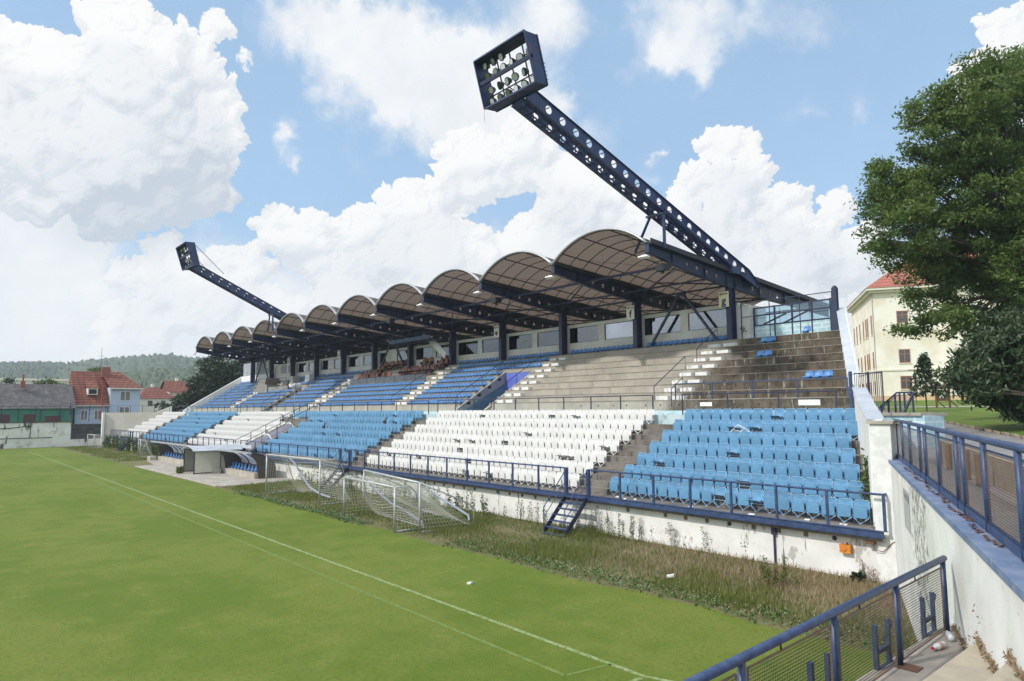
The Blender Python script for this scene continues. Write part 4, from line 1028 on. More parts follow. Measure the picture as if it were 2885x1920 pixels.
metal_stair('navy metal stair to the pitch beside the nearest white seats',-19.92); metal_stair('navy metal stair to the pitch behind the tall goal',-41.0); metal_stair('navy metal stair at the far end of the stand',-101.3)
# orange box on the white wall
OB = thing('fuse_box','small orange electrical box on the white front wall','fuse box',(-9.5,21.55,.84))
b = MB(); b.box(-9.66,21.44,.72,-9.34,21.60,.97); kid(b,'housing','orange',OB)
b = MB(); b.box(-9.58,21.41,.80,-9.46,21.44,.88); b.box(-9.69,21.5,.85,-9.66,21.58,.95); kid(b,'socket_cover','orange',OB)
b = MB(); b.tube([(-9.45,21.5,.97),(-9.45,21.5,1.04)],.02,6); kid(b,'cable_gland','hinge',OB)
cb_ = MB(); cb_.tube([(-8.75,21.5,1.3),(-8.62,21.4,.95),(-8.4,21.45,.92),(-8.15,21.5,1.2),(-8.05,21.5,1.25)],.014,5); cb_.box(-8.85,21.35,1.1,-8.6,21.55,1.28); cb_.build('loose_cable','wood_brown',label='loose cable hanging at the rusty end of the fascia beam',cat='cable')
# ------------------------------------------------------------------ sector signs
def text(body, size, loc, m, parent, bold=0.0, align='CENTER'):
    c = bpy.data.curves.new('lettering','FONT'); c.body = body; c.size = size; c.align_x = align; c.align_y = 'CENTER'; c.offset = bold; c.extrude = .004; c.resolution_u = 4
    o = bpy.data.objects.new('lettering', c); COL.objects.link(o); c.materials.append(M[m]); bpy.context.view_layer.update(); me = bpy.data.meshes.new_from_object(o.evaluated_get(bpy.context.evaluated_depsgraph_get())); bpy.data.objects.remove(o)
    o = bpy.data.objects.new('lettering', me); COL.objects.link(o); o.rotation_euler = (PI/2,0,0); o.parent = parent; o.location = loc
    return o
for i,l,m in ((0,'g','sign_cream'),(1,'f','sign_white'),(3,'e','sign_white'),(7,'c','sign_white'),(9,'b','sign_white'),(10,'a','sign_white')):
    S = thing('sector_sign',f'{"cream" if i == 0 else "white"} sign reading SEKTOR {l} hung on a roof post','sign',(POST[i]-.12,35.9,11.08),0,'sector signs on the roof posts')
    b = MB(); b.box(-.33,-.012,0,.33,.012,.92); b.build('panel',m,S)
    b = MB(); b.box(-.02,.012,.1,.02,.12,.16); b.box(-.02,.012,.78,.02,.12,.84); b.build('bracket','navy',S)
    text('SEKTOR',.155,(0,-.016,.78),'ink',S,.004); text(l,.66,(0,-.016,.36),'ink_navy' if i < 2 else 'ink',S,.022)
# ------------------------------------------------------------------ lamps and loudspeakers under the beam tips
def floods():
    r = MB(); r.obox((0,-.10,0),(.30,0,0),(0,.13,.0),(0,0,.035)); r.add([(-.3,-.23,-.03),(.3,-.23,-.03),(.3,.03,-.03),(-.3,.03,-.03),(-.12,-.15,.12),(.12,-.15,.12),(.12,-.02,.12),(-.12,-.02,.12)],[(0,1,5,4),(1,2,6,5),(2,3,7,6),(3,0,4,7),(4,5,6,7)])
    o = r.build('area_lamp','lamp_white'); a = MB(); a.tube([(0,-.06,.1),(0,0,.2),(0,.12,.3)],.03,6); a.build('bracket','rail_dark',o); kids(o); return o
FL = floods()
for i,x in enumerate(POST):
    o = FL if i == 0 else copy_tree(FL); o.location = (x-.05,28.42,13.0); o.rotation_euler = (-.25,0,.1); tag(o, f'white area lamp under the tip of the {nth(i+1)} roof beam from the right','lamp','white lamps along the roof edge')
SPK = None
for i in (0,2,4,8):
    if SPK is None:
        b = MB(); V=[]; 
        b.prism([(-.28,-.2),(.28,-.2),(.36,.22),(-.36,.22)],-.36,0); SPK = b.build('loudspeaker','black'); a = MB(); a.tube([(0,0,0),(0,0,.32)],.02,6); a.build('hanger','rail_dark',SPK); g = MB(); g.tube([(0,.05,-.36),(0,.05,-.5)],.09,8); g.build('horn','black',SPK); kids(SPK); o = SPK
    else: o = copy_tree(SPK)
    o.location = (POST[i]-.15,30.0,12.88); tag(o, f'black loudspeaker hanging below the {nth(i+1)} roof beam from the right','loudspeaker','loudspeakers under the roof')
# ------------------------------------------------------------------ hanging camera gantry with enclosed stair
GA = thing('camera_gantry','dark hanging gantry with railing and white boxed stair under the roof','gantry',(-54,34.6,11.4))
b = MB(); b.box(-57.6,34.0,11.42,-50.6,35.6,11.5); kid(b,'deck','navy',GA)
for j in range(6):
    b = MB(); x = -57.6+1.17*j; b.box(x+.02,33.96,11.44,x+1.15,33.99,11.78); kid(b,'toe_panel','navy_rail',GA)
for x in np.arange(-57.6,-50.5,1.17):
    b = MB(); b.tube([(x,34.0,11.4),(x,34.0,12.5)],.025,6); kid(b,'post','rail_dark',GA)
b = MB(); b.tube([(-57.6,34.0,12.5),(-50.6,34.0,12.5)],.03,6); b.tube([(-57.6,34.0,12.1),(-50.6,34.0,12.1)],.02,6); kid(b,'top_rail','rail_dark',GA)
b = MB(); b.xprism([(35.1,9.9),(35.1,9.95),(35.2,9.95),(35.2,9.9)],-51,-50.9); 
P0,P1 = Vector((-52.9,35.4,11.75)),Vector((-50.2,35.4,9.95)); b.bar(P0,P1,.06,.62,(0,0,1)); kid(b,'stair_cheek','box_wall',GA)
b = MB()
for j in range(9): q = P0+(P1-P0)*j/8; b.tube([q+Vector((.3,.9,.1)),q+Vector((.3,.9,1.0))],.018,5)
b.tube([P0+Vector((.3,.9,1.0)),P1+Vector((.3,.9,1.0))],.022,5); kid(b,'stair_rail','rail_dark',GA,kind='stuff')
# camera platform at the left with tarps
CP = thing('camera_platform','grey covered camera platform with tarpaulins among the far seats','platform',(-86,35,7.5))
b = MB(); b.box(-92.0,33.6,7.2,-87.4,36.9,8.5); b.box(-87.2,33.7,7.2,-81.0,36.9,8.15); kid(b,'platform','tarp',CP)
b = MB(); b.obox((-90.2,34.8,8.9),(1.5,0,.0),(0,.9,0),(.2,0,.45)); kid(b,'tarpaulin','tarp',CP); b = MB(); b.obox((-84.4,35.2,8.6),(1.0,0,0),(0,.6,0),(0,.1,.35)); kid(b,'tarpaulin','tarp',CP)
b = MB(); b.obox((-83.0,35.4,8.9),(.6,0,0),(0,.5,0),(0,0,.5)); kid(b,'crate','inner_wall',CP)
b = MB(); b.box(-79.0,35.0,8.6,-77.8,35.6,9.5); kid(b,'water_tank','tank',CP)
b = MB(); b.tube([(-92,33.5,8.5),(-92,33.5,9.3),(-81,33.5,9.1),(-81,33.5,8.1)],.03,6); kid(b,'rail','rail_dark',CP)
# white round shade on a tall post in the promenade
PL = thing('lamp_post','tall thin post with a frayed white shade on the promenade','lamp post',(-66.2,28.3,4.7))
b = MB(); b.tube([(-66.2,28.3,3.2),(-66.2,28.3,7.75)],.035,6); kid(b,'pole','vom_grey',PL)
b = MB()
for j in range(14):
    a = 2*PI*j/14; b.obox((-66.2+.42*math.cos(a),28.3+.42*math.sin(a),7.62+R.uniform(-.06,.12)),(.2,.05*R.uniform(-1,1),.05),(0,.12,0),(0,.0,.1))
kid(b,'shade','white_paint',PL,kind='stuff')
# ------------------------------------------------------------------ covered ramp (tunnel) through the lower tier
TU = thing('covered_ramp','grey vaulted cover over the sloping players ramp in the lower tier','covered ramp',(-61.5,22,1.5))
V=[];F=[]; n=12
for j in range(9):
    t=j/8; y=21.7+4.2*t; z=1.35+2.05*t
    for i in range(n+1):
        a=PI*i/n; V.append((-61.5-1.0*math.cos(a),y,z+.62*math.sin(a)))
for j in range(8):
    for i in range(n): q=j*(n+1)+i; F.append((q,q+n+1,q+n+2,q+1))
b=MB(); b.add(V,F); kid(b,'vault','tunnel_poly',TU,True)
for t in (.02,.5,.98):
    b=MB(); y=21.7+4.2*t; z=1.35+2.05*t; b.tube([(-61.5-1.02*math.cos(PI*i/12),y,z+.64*math.sin(PI*i/12)) for i in range(13)],.05,6); kid(b,'arch','white_paint',TU)
b=MB(); b.bar((-60.35,21.6,1.55),(-60.35,26.2,3.8),.14,.12); b.bar((-62.65,21.6,1.55),(-62.65,26.2,3.8),.14,.5); kid(b,'kerb_wall','conc_prom',TU)
for x in (-60.25,-62.9):
    railing('ramp_rail',f'sloping dark railing along the covered ramp, {"near" if x > -61 else "far"} side',[(x,21.5,1.55),(x,26.9,4.15),(x,28.2,4.75)],1.0,1.5,'rail_dark',r=.022,rtop=.025,group='railings of the covered ramp')
# ------------------------------------------------------------------ litter
for i,(x,y) in enumerate([(-17.9,21.9),(-18.3,21.75),(-18.9,22.0),(-15.2,21.8),(-12.7,21.7),(-9.7,21.9),(-8.6,21.75),(-10.9,22.0)]):
    b = MB(); b.obox((x,y,1.495),(R.uniform(.05,.12),R.uniform(-.03,.03),.0),(0,R.uniform(.03,.06),.01),(0,0,.012)); b.build('paper_scrap','white_paint',label='pale paper scrap on the walkway behind the front railing',cat='litter',group='paper scraps on the front walkway')

# ------------------------------------------------------------------ floodlight masts leaning out over the roof
def mast(label, xr, w, top, bot, headc, n_holes, stay, flood_label):
    """top/bot: (y,z) of first and last hole centre of the side plates; head: corners (front-top, back-top, back-bottom, front-bottom) and x range"""
    MT = thing('floodlight_mast', label, 'floodlight mast', (xr-w/2,36.5,13.2), 0, 'leaning floodlight masts')
    d = Vector((0,bot[0]-top[0],bot[1]-top[1])); L = d.length; d.normalize(); v = Vector((0,-d.z,d.y));
    if v.z < 0: v = -v
    hs = [L*i/(n_holes-1) for i in range(n_holes)]; dp = .36
    for x in (xr,xr-w):
        b = MB(); b.holed((x,top[0],top[1]),d,v,(.02,0,0),[(-1.4,-dp,dp),(L+.6,-dp,dp),(L+1.95,-dp,-.05)],hs,.205)
        kid(b,'side_plate','navy_mast',MT)
        b = MB(); o = Vector((x,*top))
        b.bar(o-d*1.4+v*dp,o+d*(L+.6)+v*dp,.16,.03,tuple(v)); b.bar(o+d*(L+.6)+v*dp,o+d*(L+1.95)-v*.05,.16,.03,tuple(v)); b.bar(o-d*1.4-v*dp,o+d*(L+1.9)-v*dp,.16,.03,tuple(v)); kid(b,'flange','navy_mast',MT)
    b = MB(); n = int(L/.48)
    for i in range(-2,n+3):
        p = Vector((xr,*top))+d*(L*i/n)-v*(dp-.05); q = p-Vector((w,0,0)); b.bar(p,q,.05,.05)
        if i % 2 == 0: b.bar(p,q+d*(L/n*2),.05,.05)
        b.bar(p+v*.45,q+v*.45,.035,.035)
    for k in (.33,.66): b.bar(Vector((xr-w*k,*top))-d*1.2-v*(dp-.02),Vector((xr-w*k,*top))+d*(L+1)-v*(dp-.02),.05,.06)
    kid(b,'lattice','navy_mast',MT,kind='stuff')
    b = MB(); p = Vector((xr+.03,*top))+d*(L*.53)-v*(dp-.12); q = Vector((xr+.03,*top))+d*(L-1.4)-v*(dp-.1); b.tube([p,q],.11,8); kid(b,'stiffener','navy_rail',MT)
    m_ = Vector((xr,*top))+d*(L*.53)-v*dp
    b = MB(); b.box(xr-w-.2,m_.y-.12,m_.z-.12,xr+.1,m_.y+.12,m_.z); b.tube([(xr,m_.y,m_.z-.1),(xr,m_.y,btop(m_.y) if m_.y > 28.6 else 13.6)],.09,8)
    b.tube([(xr-w,m_.y,m_.z-.1),(xr-w-1.4,m_.y+.4,13.9)],.08,8); kid(b,'strut','navy_mast',MT)
    b = MB(); fb_ = Vector((xr,*bot)); b.box(xr-.3,36.05,btop(36.4)-.05,xr+.16,36.9,fb_.z+.1 if fb_.z > 13 else 13.6); kid(b,'foot','navy_rail',MT)
    # head box
    x0,x1,C = headc; ft,bt,bb,fbm = [Vector((0,*c)) for c in C]
    def X(p,x): return Vector((x,p.y,p.z))
    b = MB()
    b.add([X(ft,x1),X(bt,x1),X(bb,x1),X(fbm,x1)],[(0,1,2,3)]); b.add([X(ft,x1-.05),X(bt,x1-.05),X(bb,x1-.05),X(fbm,x1-.05)],[(3,2,1,0)])
    b.add([X(ft,x0),X(bt,x0),X(bb,x0),X(fbm,x0)],[(0,1,2,3)]); b.add([X(ft,x0+.05),X(bt,x0+.05),X(bb,x0+.05),X(fbm,x0+.05)],[(3,2,1,0)])
    dn = (fbm-ft).normalized()*.05
    for (a,c),s in (((ft,bt),dn),((fbm,bb),-dn)):
        b.add([X(a,x0),X(c,x0),X(c,x1),X(a,x1)],[(0,1,2,3)]); b.add([X(a+s,x0),X(c+s,x0),X(c+s,x1),X(a+s,x1)],[(3,2,1,0)])
    for a in (ft,fbm): b.bar(X(a,x0),X(a,x1),.07,.07)
    for a in (bt,bb): b.bar(X(a,x0),X(a,x1),.06,.06)
    for x in (x0,x1):
        b.bar(X(ft,x),X(fbm,x),.07,.07); b.bar(X(bt,x),X(bb,x),.06,.06)
    kid(b,'head_frame','navy_mast',MT)
    U_ = (ft-fbm); N_ = (bt-ft)
    P = lambda u,x,dep: X(fbm+U_*u+N_*dep,x)
    b = MB(); b.bar(P(.52,x0,.12),P(.52,x1,.12),.16,.16,tuple(U_))
    for u in (.08,.30,.72,.94): b.bar(P(u,x0,.75),P(u,x1,.75),.04,.05,tuple(U_))
    for k in (.25,.5,.75): b.bar(P(0,x0+(x1-x0)*k,.85),P(1,x0+(x1-x0)*k,.85),.05,.05)
    b.bar(P(.5,x0+.9*(x1-x0)/3.5,.8),P(.05,x0+1.9*(x1-x0)/3.5,.8),.05,.05); kid(b,'lamp_rack','navy',MT)
    j = 0; un = U_.normalized(); nn = -N_.normalized()
    for ri,(u,cnt,off) in enumerate(((.14,6,.0),(.37,6,.1),(.67,6,.06),(.88,4,.05))):
        for i in range(cnt):
            if (ri,i) in ((1,5),(3,3)) : continue
            x = x0+.28+off+(x1-x0-.56)*i/5.2; c = P(u,x,.42)
            az, tl = R.uniform(-.9,.5) if ri in (1,2) else R.uniform(-.35,.2), R.uniform(-.25,.15)
            f = (nn + Vector((math.sin(az),0,0))*.8 + Vector((0,0,-.25+tl))).normalized(); sx = f.cross(un).normalized(); sy = sx.cross(f)
            lb_ = MB(); h = .17
            ring = [(.17,.0),(.17,.06),(.09,.24)]
            V = []
            for w_,dpth in ring:
                for k in range(8):
                    t = 2*PI*(k+.5)/8; V.append(c - f*dpth + sx*w_*math.copysign(min(1,abs(math.cos(t))*1.25),math.cos(t)) + sy*w_*math.copysign(min(1,abs(math.sin(t))*1.25),math.sin(t)))
            Fq = [(a*8+k,a*8+(k+1)%8,(a+1)*8+(k+1)%8,(a+1)*8+k) for a in range(2) for k in range(8)]+[tuple(range(16,24))]
            lb_.add(V,Fq,0); lb_.add([v_*.0+c+(v_-c)*.82+f*.002 for v_ in V[:8]],[tuple(range(8))],1); lb_.add(V[:8]+[c+(v_-c)*.8 for v_ in V[:8]],[(k,(k+1)%8,8+(k+1)%8,8+k) for k in range(8)],0)
            lb_.bar(c-f*.1,c-f*.1-un*.2,.03,.04); g = 'lens_green' if R.random() < .25 else 'lens'
            kid(lb_,'floodlight',['black',g],MT)
    b = MB()
    for i in range(5):
        p = X(bb+(bt-bb)*(.12+.08*i),x1-.02); b.tube([p,p+Vector((.0,.16,.03)),p+Vector((0,.02,.09))],.012,4)
    kid(b,'cable_loops','black',MT)
    if stay:
        b = MB()
        for x in (x0+.5,x1-.3): b.tube([X(bt,x),Vector((x,*top))+d*1.6+v*dp],.03,5)
        kid(b,'stay','navy_mast',MT)
    else:
        b = MB(); p = X(fbm,x0); b.tube([p,p+Vector((-.05,0,-.3)),p+Vector((.03,0,-.65))],.008,4); kid(b,'hanging_wire','black',MT)
    return MT
mast('near floodlight mast, perforated navy girder leaning toward the pitch with a lamp box',-21.85,.92,(21.2,18.9),(37.5,13.40),(-24.0,-20.5,[(18.51,21.19),(19.24,21.25),(19.85,19.17),(19.13,19.09)]),19,False,'')
mast('distant floodlight mast leaning over the far roof vaults, lamp box turned edge-on',-71.9,.92,(20.80,19.28),(34.84,12.82),(-73.7,-70.2,[(18.64,21.62),(19.40,21.66),(19.95,19.53),(19.35,19.39)]),17,True,'')

# ------------------------------------------------------------------ dugouts, players' tunnel, paving
sheet('dugout_paving', [(-73,15.75),(-49,15.75),(-48.6,18.6),(-49.2,21.55),(-80,21.55),(-80,18.2),(-73.3,17.4)], .012, 'paving', kind='structure')
b = MB(); b.box(-72.5,15.55,-.05,-49.2,15.74,.05); b.build('pitch_kerb','conc_prom',kind='structure')
def dugout(label, x0, x1, nseat):
    D = thing('dugout',label,'dugout',((x0+x1)/2,20,0),0,'team dugouts'); yb,yf = 20.9,18.9
    n = max(4,round((x1-x0)/1.7)); A = [(yb-(yb-yf)*(1-math.cos(PI/2*i/8))**.8, .80+1.15*math.sin(PI/2*i/8)**.9) for i in range(9)]
    for i in range(n+1):
        x = x0+(x1-x0)*i/n; b = MB(); b.tube([(x,yb,0),(x,yb,.8)]+[(x,y,z) for y,z in A[1:]],.06,6); kid(b,'rib','navy',D,True)
    V=[];F=[]
    for x in (x0,x1): V += [(x,y,z+.03) for y,z in A]
    for i in range(8): F.append((i,i+1,10+i,9+i))
    b = MB(); b.add(V,F); kid(b,'roof_panel','dug_glass',D)
    b = MB(); b.box(x0,yb-.02,.1,x1,yb+.02,.8); kid(b,'back_panel','dark_panel',D)
    for x in (x0,x1):
        b = MB(); b.xprism([(yb,0.05),(yb,.8)]+A[1:]+[(yf+.5,1.4),(yf+.75,.05)],x-.015,x+.015); kid(b,'end_panel','dark_panel',D)
    b = MB(); b.box(x0-.8,yf-.15,1.90,x1+.1,yf+.12,2.02); kid(b,'gutter','alu',D)
    b = MB(); b.box(x0+.1,19.35,0,x1-.1,20.7,.42); kid(b,'bench_plinth','conc_prom',D)
    b = MB(); b.box(x0-.9,18.55,0,x0+.25,19.15,.42); kid(b,'plinth_block','conc_prom',D)
    for i in range(nseat):
        x = x0+.5+(x1-x0-.9)*i/(nseat-1)+(.12 if i >= nseat/2 else -.05); y = 19.9; b = MB(); s = .95
        b.v = [(a*s+x,c*s+y,d*s*1.5+.38) for a,c,d in SH.v]; b.f = list(SH.f); b.m = [0]*len(b.f); kid(b,'seat','shell_blue',D)
    return D
dugout('right team dugout with curved navy ribs and a row of blue seats',-59.5,-52.2,10); dugout('left team dugout, half hidden behind the pale tunnel box',-80.2,-66.5,14)
PT = thing('players_tunnel','pale translucent panelled box between the two dugouts','tunnel',(-59,19,0))
for nm_,bx in (('side_panel',(-59.62,17.12,.08,-59.58,20.9,1.86)),('front_panel',(-62.45,17.1,.08,-62.40,18.3,1.86)),('side_panel',(-62.45,17.12,.08,-62.41,20.9,1.86))):
    b = MB(); b.box(*bx); kid(b,nm_,'poly_panel',PT)
fr_ = MB()
for x in (-59.6,-62.43):
    for y in (17.12,19.2,20.9): fr_.box(x-.035,y-.035,0,x+.035,y+.035,1.9)
    fr_.box(x-.03,17.1,.05,x+.03,20.9,.12); fr_.box(x-.03,17.1,1.85,x+.03,20.9,1.92)
kid(fr_,'frame','navy',PT)
b = MB(); A = [(-62.7,1.90),(-62.2,2.12),(-61,2.26),(-59.9,2.12),(-59.3,1.90)]
b.add([(x,16.95,z) for x,z in A]+[(x,20.9,z) for x,z in A]+[(x,16.95,z-.05) for x,z in A]+[(x,20.9,z-.05) for x,z in A],[(i,i+1,6+i,5+i) for i in range(4)]+[(10+i,15+i,16+i,11+i) for i in range(4)]+[(i,10+i,11+i,i+1) for i in range(4)]); kid(b,'roof','coping',PT); b = MB(); b.box(-62.0,20.95,2.0,-57.5,21.18,2.25); kid(b,'rear_canopy','coping',PT)

# ------------------------------------------------------------------ goals
def net(b, quad, nu, nv, sag=.0, m=0, r=.007):
    a,c,d,e = [Vector(p) for p in quad]
    def P(u,v):
        p = (a*(1-u)+c*u)*(1-v)+(e*(1-u)+d*u)*v; p.z = max(.02, p.z - sag*4*v*(1-v)*(.6+.4*math.sin(u*7))); return p
    for i in range(nu+1): b.tube([P(i/nu,j/4) for j in range(5)],r,3,m,False)
    for j in range(nv+1): b.tube([P(i/10,j/nv) for i in range(11)],r,3,m,False)
def goal(label, p0, p1, h, depth, top, extra=None, tall=False):
    G_ = thing('football_goal',label,'goal',(*p0,0),0,'goals parked beside the stand'); p0,p1 = Vector((*p0,0)),Vector((*p1,0)); n = (p1-p0).normalized(); k = Vector((-n.y,n.x,0)) * (1 if (p1-p0).x < 0 else 1)
    if k.y < 0: k = -k
    Z = Vector((0,0,1)); dy = k*depth; ty = k*top
    for p in (p0,p1):
        b = MB(); b.tube([p,p+Z*h],.05,10); kid(b,'upright','goal_grey',G_,True)
        b = MB()
        if top: b.tube([p+Z*h,p+Z*h+ty,p+Z*h*.86+ty+(dy-ty)*.35,p+dy+Z*.03],.028,6)
        else: b.tube([p+Z*h,p+dy*.7+Z*(h*.62),p+dy*.94+Z*(h*.47),p+dy+Z*(h*.36),p+dy+Z*.04],.035,6)
        b.tube([p+Z*.03,p+dy+Z*.03],.035,6); kid(b,'stay','goal_grey',G_,True)
    b = MB(); b.tube([p0+Z*h,p1+Z*h],.05,10); kid(b,'crossbar','goal_grey',G_,True)
    b = MB(); b.tube([p0+dy+Z*.03,p1+dy+Z*.03],.035,6); kid(b,'ground_bar','goal_grey',G_,True)
    W = (p1-p0).length; nb = MB()
    hb = h*.36 if not top else h*.9
    net(nb,(p0+Z*h+ty,p1+Z*h+ty,p1+dy+Z*.05,p0+dy+Z*.05),int(W/.16),int(h/.15),.35); 
    for p in (p0,p1): net(nb,(p+Z*h,p+Z*h+ty+k*.05,p+dy+Z*.05,p+Z*.05),int(depth/.16),int(h/.15),.0)
    if top: net(nb,(p0+Z*h,p1+Z*h,p1+Z*h+ty,p0+Z*h+ty),int(W/.16),max(2,int(top/.15)),.12)
    kid(nb,'net','net',G_,kind='stuff')
    if extra:
        eb = MB(); eb.tube(extra,.05,6); kid(eb,'gathered_net','net_blue',G_)
goal('tall full size goal beside the right dugout with a torn net',(-42.71,16.55),(-35.48,16.7),2.42,2.0,.9,[(-41.5,17.4,2.3),(-40.6,17.5,1.9),(-39.8,17.6,1.2),(-38.9,17.7,.6),(-37.6,17.7,.35),(-36,17.6,.3)])
goal('small goal with a sagging net standing in front of the low trainer goal',(-31.15,15.95),(-25.56,15.43),1.86,1.5,.7,[(-30.9,16.9,1.8),(-30.3,17.2,1.2),(-29,17.3,.7),(-27,17.0,.5),(-25.8,17,.2)])
goal('trainer goal with sloping side frames, nearest to the metal stair',(-31.9,17.43),(-24.73,16.14),2.06,2.55,0,[(-28,18.4,1.5),(-26.6,18.6,1.0),(-25,18.9,.4),(-24.8,18.8,.2)])
goal('distant small goal in the weeds by the far stair',(-90,19.6),(-86.8,19.1),1.9,1.3,.6)
goal('farthest small goal in the corner below the dark steps',(-116.2,18.6),(-113.6,19.0),1.9,1.3,.6)
b = MB(); b.tube([(-84,21.4,1.6),(-80.6,20.3,.1)],.06,6); b.tube([(-83.6,21.4,1.6),(-80.0,20.3,.1)],.06,6); b.build('leaning_poles','alu',label='pair of pale poles leaning on the white wall behind the far goal',cat='poles')

# ------------------------------------------------------------------ ramp: retaining wall, coping, mesh fence
RWL = thing('retaining_wall','white peeling retaining wall with blue coping below the ramp','wall',(RW(14),14,0))
def along(y0, y1, off0, off1, z0, z1, name, m, parent):
    b = MB(); n = Vector((.912,.409,0)) ; ys = np.linspace(y0,y1,9); V=[];F=[]
    for y in ys:
        p = Vector((RW(y),y,0)); V += [(p+n*off0).to_tuple()[:2]+(z0,),(p+n*off1).to_tuple()[:2]+(z0,),(p+n*off1).to_tuple()[:2]+(z1,),(p+n*off0).to_tuple()[:2]+(z1,)]
    for i in range(8):
        a=4*i; F += [(a,a+1,a+5,a+4),(a+1,a+2,a+6,a+5),(a+2,a+3,a+7,a+6),(a+3,a,a+4,a+7)]
    F += [(3,2,1,0),(32,33,34,35)]; b.add(V,F); return kid(b,name,m,parent)
along(21.7,-6,0,.32,-.3,3.5,'masonry','ramp_wall',RWL); along(22.0,-6,-.05,.36,3.5,3.585,'coping','blue_coping',RWL)
FN = thing('mesh_fence','navy mesh fence with rusty rail on the ramp wall','fence',(RW(14)+.3,14,3.6))
nrm = Vector((.912,.409,0))
FP = lambda y,z,off=.24: Vector((RW(y),y,z))+nrm*off
b = MB(); b.tube([FP(y,4.72) for y in np.linspace(22.05,-2,14)],.042,8); kid(b,'top_rail','navy_rail',FN,True)
b = MB(); b.bar(FP(22.05,3.66),FP(-2,3.66),.05,.10); kid(b,'bottom_beam','navy_rail',FN)
for y in (22.03,20.27,18.4,16.43,15.53,13.76,11.9,11.35,9.93,8.31,6.6,5,3.2,1.4):
    b = MB(); b.tube([FP(y,3.6),FP(y,4.70)],.036,8); kid(b,'post','navy_rail',FN,True)
b = MB(); q = FP(22.05,4.62); b.tube([q+Vector((-.25,.0,-1.0)),q+Vector((-.25,.0,-.05)),q+Vector((-.15,.03,.03)),q],.028,6); kid(b,'end_hoop','wood_brown',FN)
for y0,y1 in ((21.95,15.6),(15.45,8.4),(8.2,1.5)):
    b = MB(); L = (FP(y0,0)-FP(y1,0)).length; e = (FP(y1,0)-FP(y0,0)).normalized()
    for i in range(int(L/.034)):
        p = FP(y0,3.74)+e*(.034*i); b.add([p-e*.0055,p+e*.0055,p+e*.0055+Vector((0,0,.86)),p-e*.0055+Vector((0,0,.86))],[(0,1,2,3)])
    for j in range(26):
        z = 3.74+.0344*j; p,q = FP(y0,z,.243),FP(y1,z,.243); b.add([p,q,q+Vector((0,0,.010)),p+Vector((0,0,.010))],[(0,1,2,3)])
    kid(b,'wire_mesh','mesh_wire',FN,kind='stuff')
    b = MB(); b.bar(FP(y0,4.60),FP(y1,4.60),.022,.022); b.bar(FP(y0,3.73),FP(y1,3.73),.022,.022); kid(b,'mesh_frame','rail_dark',FN)
# rusty stubs and brown boards behind the mesh
BW = thing('brown_wall','low stained brown wall behind the mesh fence','wall',(RW(14)+2,14,3.5))
def behind(y,off,z): p = FP(y,z,off); return p
b = MB(); b.bar(behind(23,1.55,3.78),behind(1,1.55,3.78),.12,.62); kid(b,'masonry','kerb',BW)
for y in (21.2,19.6,17.2,15.9,12.6,10.4):
    b = MB(); b.tube([behind(y,1.2,3.5),behind(y,1.2,4.15)],.07,6); b.build('rusty_stub','wood_brown',label='rusty brown post stub behind the mesh fence',cat='post',group='rusty stubs behind the fence')
# leaf litter along the coping
b = MB()
for i in range(260):
    y = R.uniform(9,19); p = FP(y,3.592,R.uniform(.12,.2)+.03*math.sin(y*3)); a = R.uniform(0,6); s = R.uniform(.02,.05); d_ = Vector((math.cos(a),math.sin(a),R.uniform(-.1,.4)))*s; e_ = Vector((-math.sin(a),math.cos(a),.3))*s*.6
    b.add([p-d_,p+e_,p+d_,p-e_+Vector((0,0,.01))],[(0,1,2,3)])
b.build('dead_leaves','wood_brown',label='brown dead leaves gathered along the blue coping',cat='leaves',kind='stuff')
# faded notice on the wall
NB = thing('faded_notice','faded notice with blue border painted on the white ramp wall','notice',(RW(17.2),17.2,2.9))
def onwall(y,z,off=-.004): return Vector((RW(y),y,z))+nrm*off
def wq(b,y0,y1,z0,z1,off): b.add([onwall(y0,z0,off),onwall(y1,z0,off),onwall(y1,z1,off),onwall(y0,z1,off)],[(0,1,2,3),(3,2,1,0)])
b = MB(); wq(b,17.95,16.75,2.30,3.2,-.004); kid(b,'panel','end_white',NB)
b = MB(); wq(b,17.9,16.8,2.98,3.12,-.007); kid(b,'header_band','coping',NB)
b = MB()
for z0,z1,y0,y1 in ((3.19,3.2,17.95,16.75),(2.30,2.31,17.95,16.75),(2.3,3.2,16.77,16.75),(2.3,3.2,17.95,17.93)): wq(b,y0,y1,z0,z1,-.007)
kid(b,'border','blue_coping',NB)

# ------------------------------------------------------------------ foreground terrace with railing
TE = thing('concrete_terrace','stepped concrete terrace in the foreground beside the ramp wall','terrace',(-2.5,8,0))
def tstep(x0,x1,z,name,m):
    yy = lambda x: 22-(x+8.3)/.4478
    b = MB(); b.prism([(x0,-12),(x1,-12),(x1,yy(x1)+.1),(x0,yy(x0)+.1)],z-2.4 if z < 2.1 else z-.36,z); kid(b,name,m,TE)
tstep(-3.62,-2.78,2.0,'landing','paving'); tstep(-2.78,-2.05,2.37,'step','conc_step'); tstep(-2.05,-1.3,2.73,'step','conc_step'); tstep(-1.3,-.55,3.09,'step','conc_step'); tstep(-.55,4,3.45,'step','conc_step')
b = MB(); b.box(-3.66,-12,1.78,-3.618,11.3,2.0); kid(b,'edge_beam','conc_prom',TE)
RL = thing('front_fence','blue mesh railing in the foreground on the concrete landing','fence',(-3.5,8,2))
XF = lambda y: -3.55 + .032*(11-y)
X = -3.52
YP = [11.08,9.22,7.40,5.5,3.6]
b = MB(); b.tube([(XF(11.16),11.16,2.985),(XF(3),3,2.985)],.042,10); kid(b,'top_rail','navy_rail',RL,True)
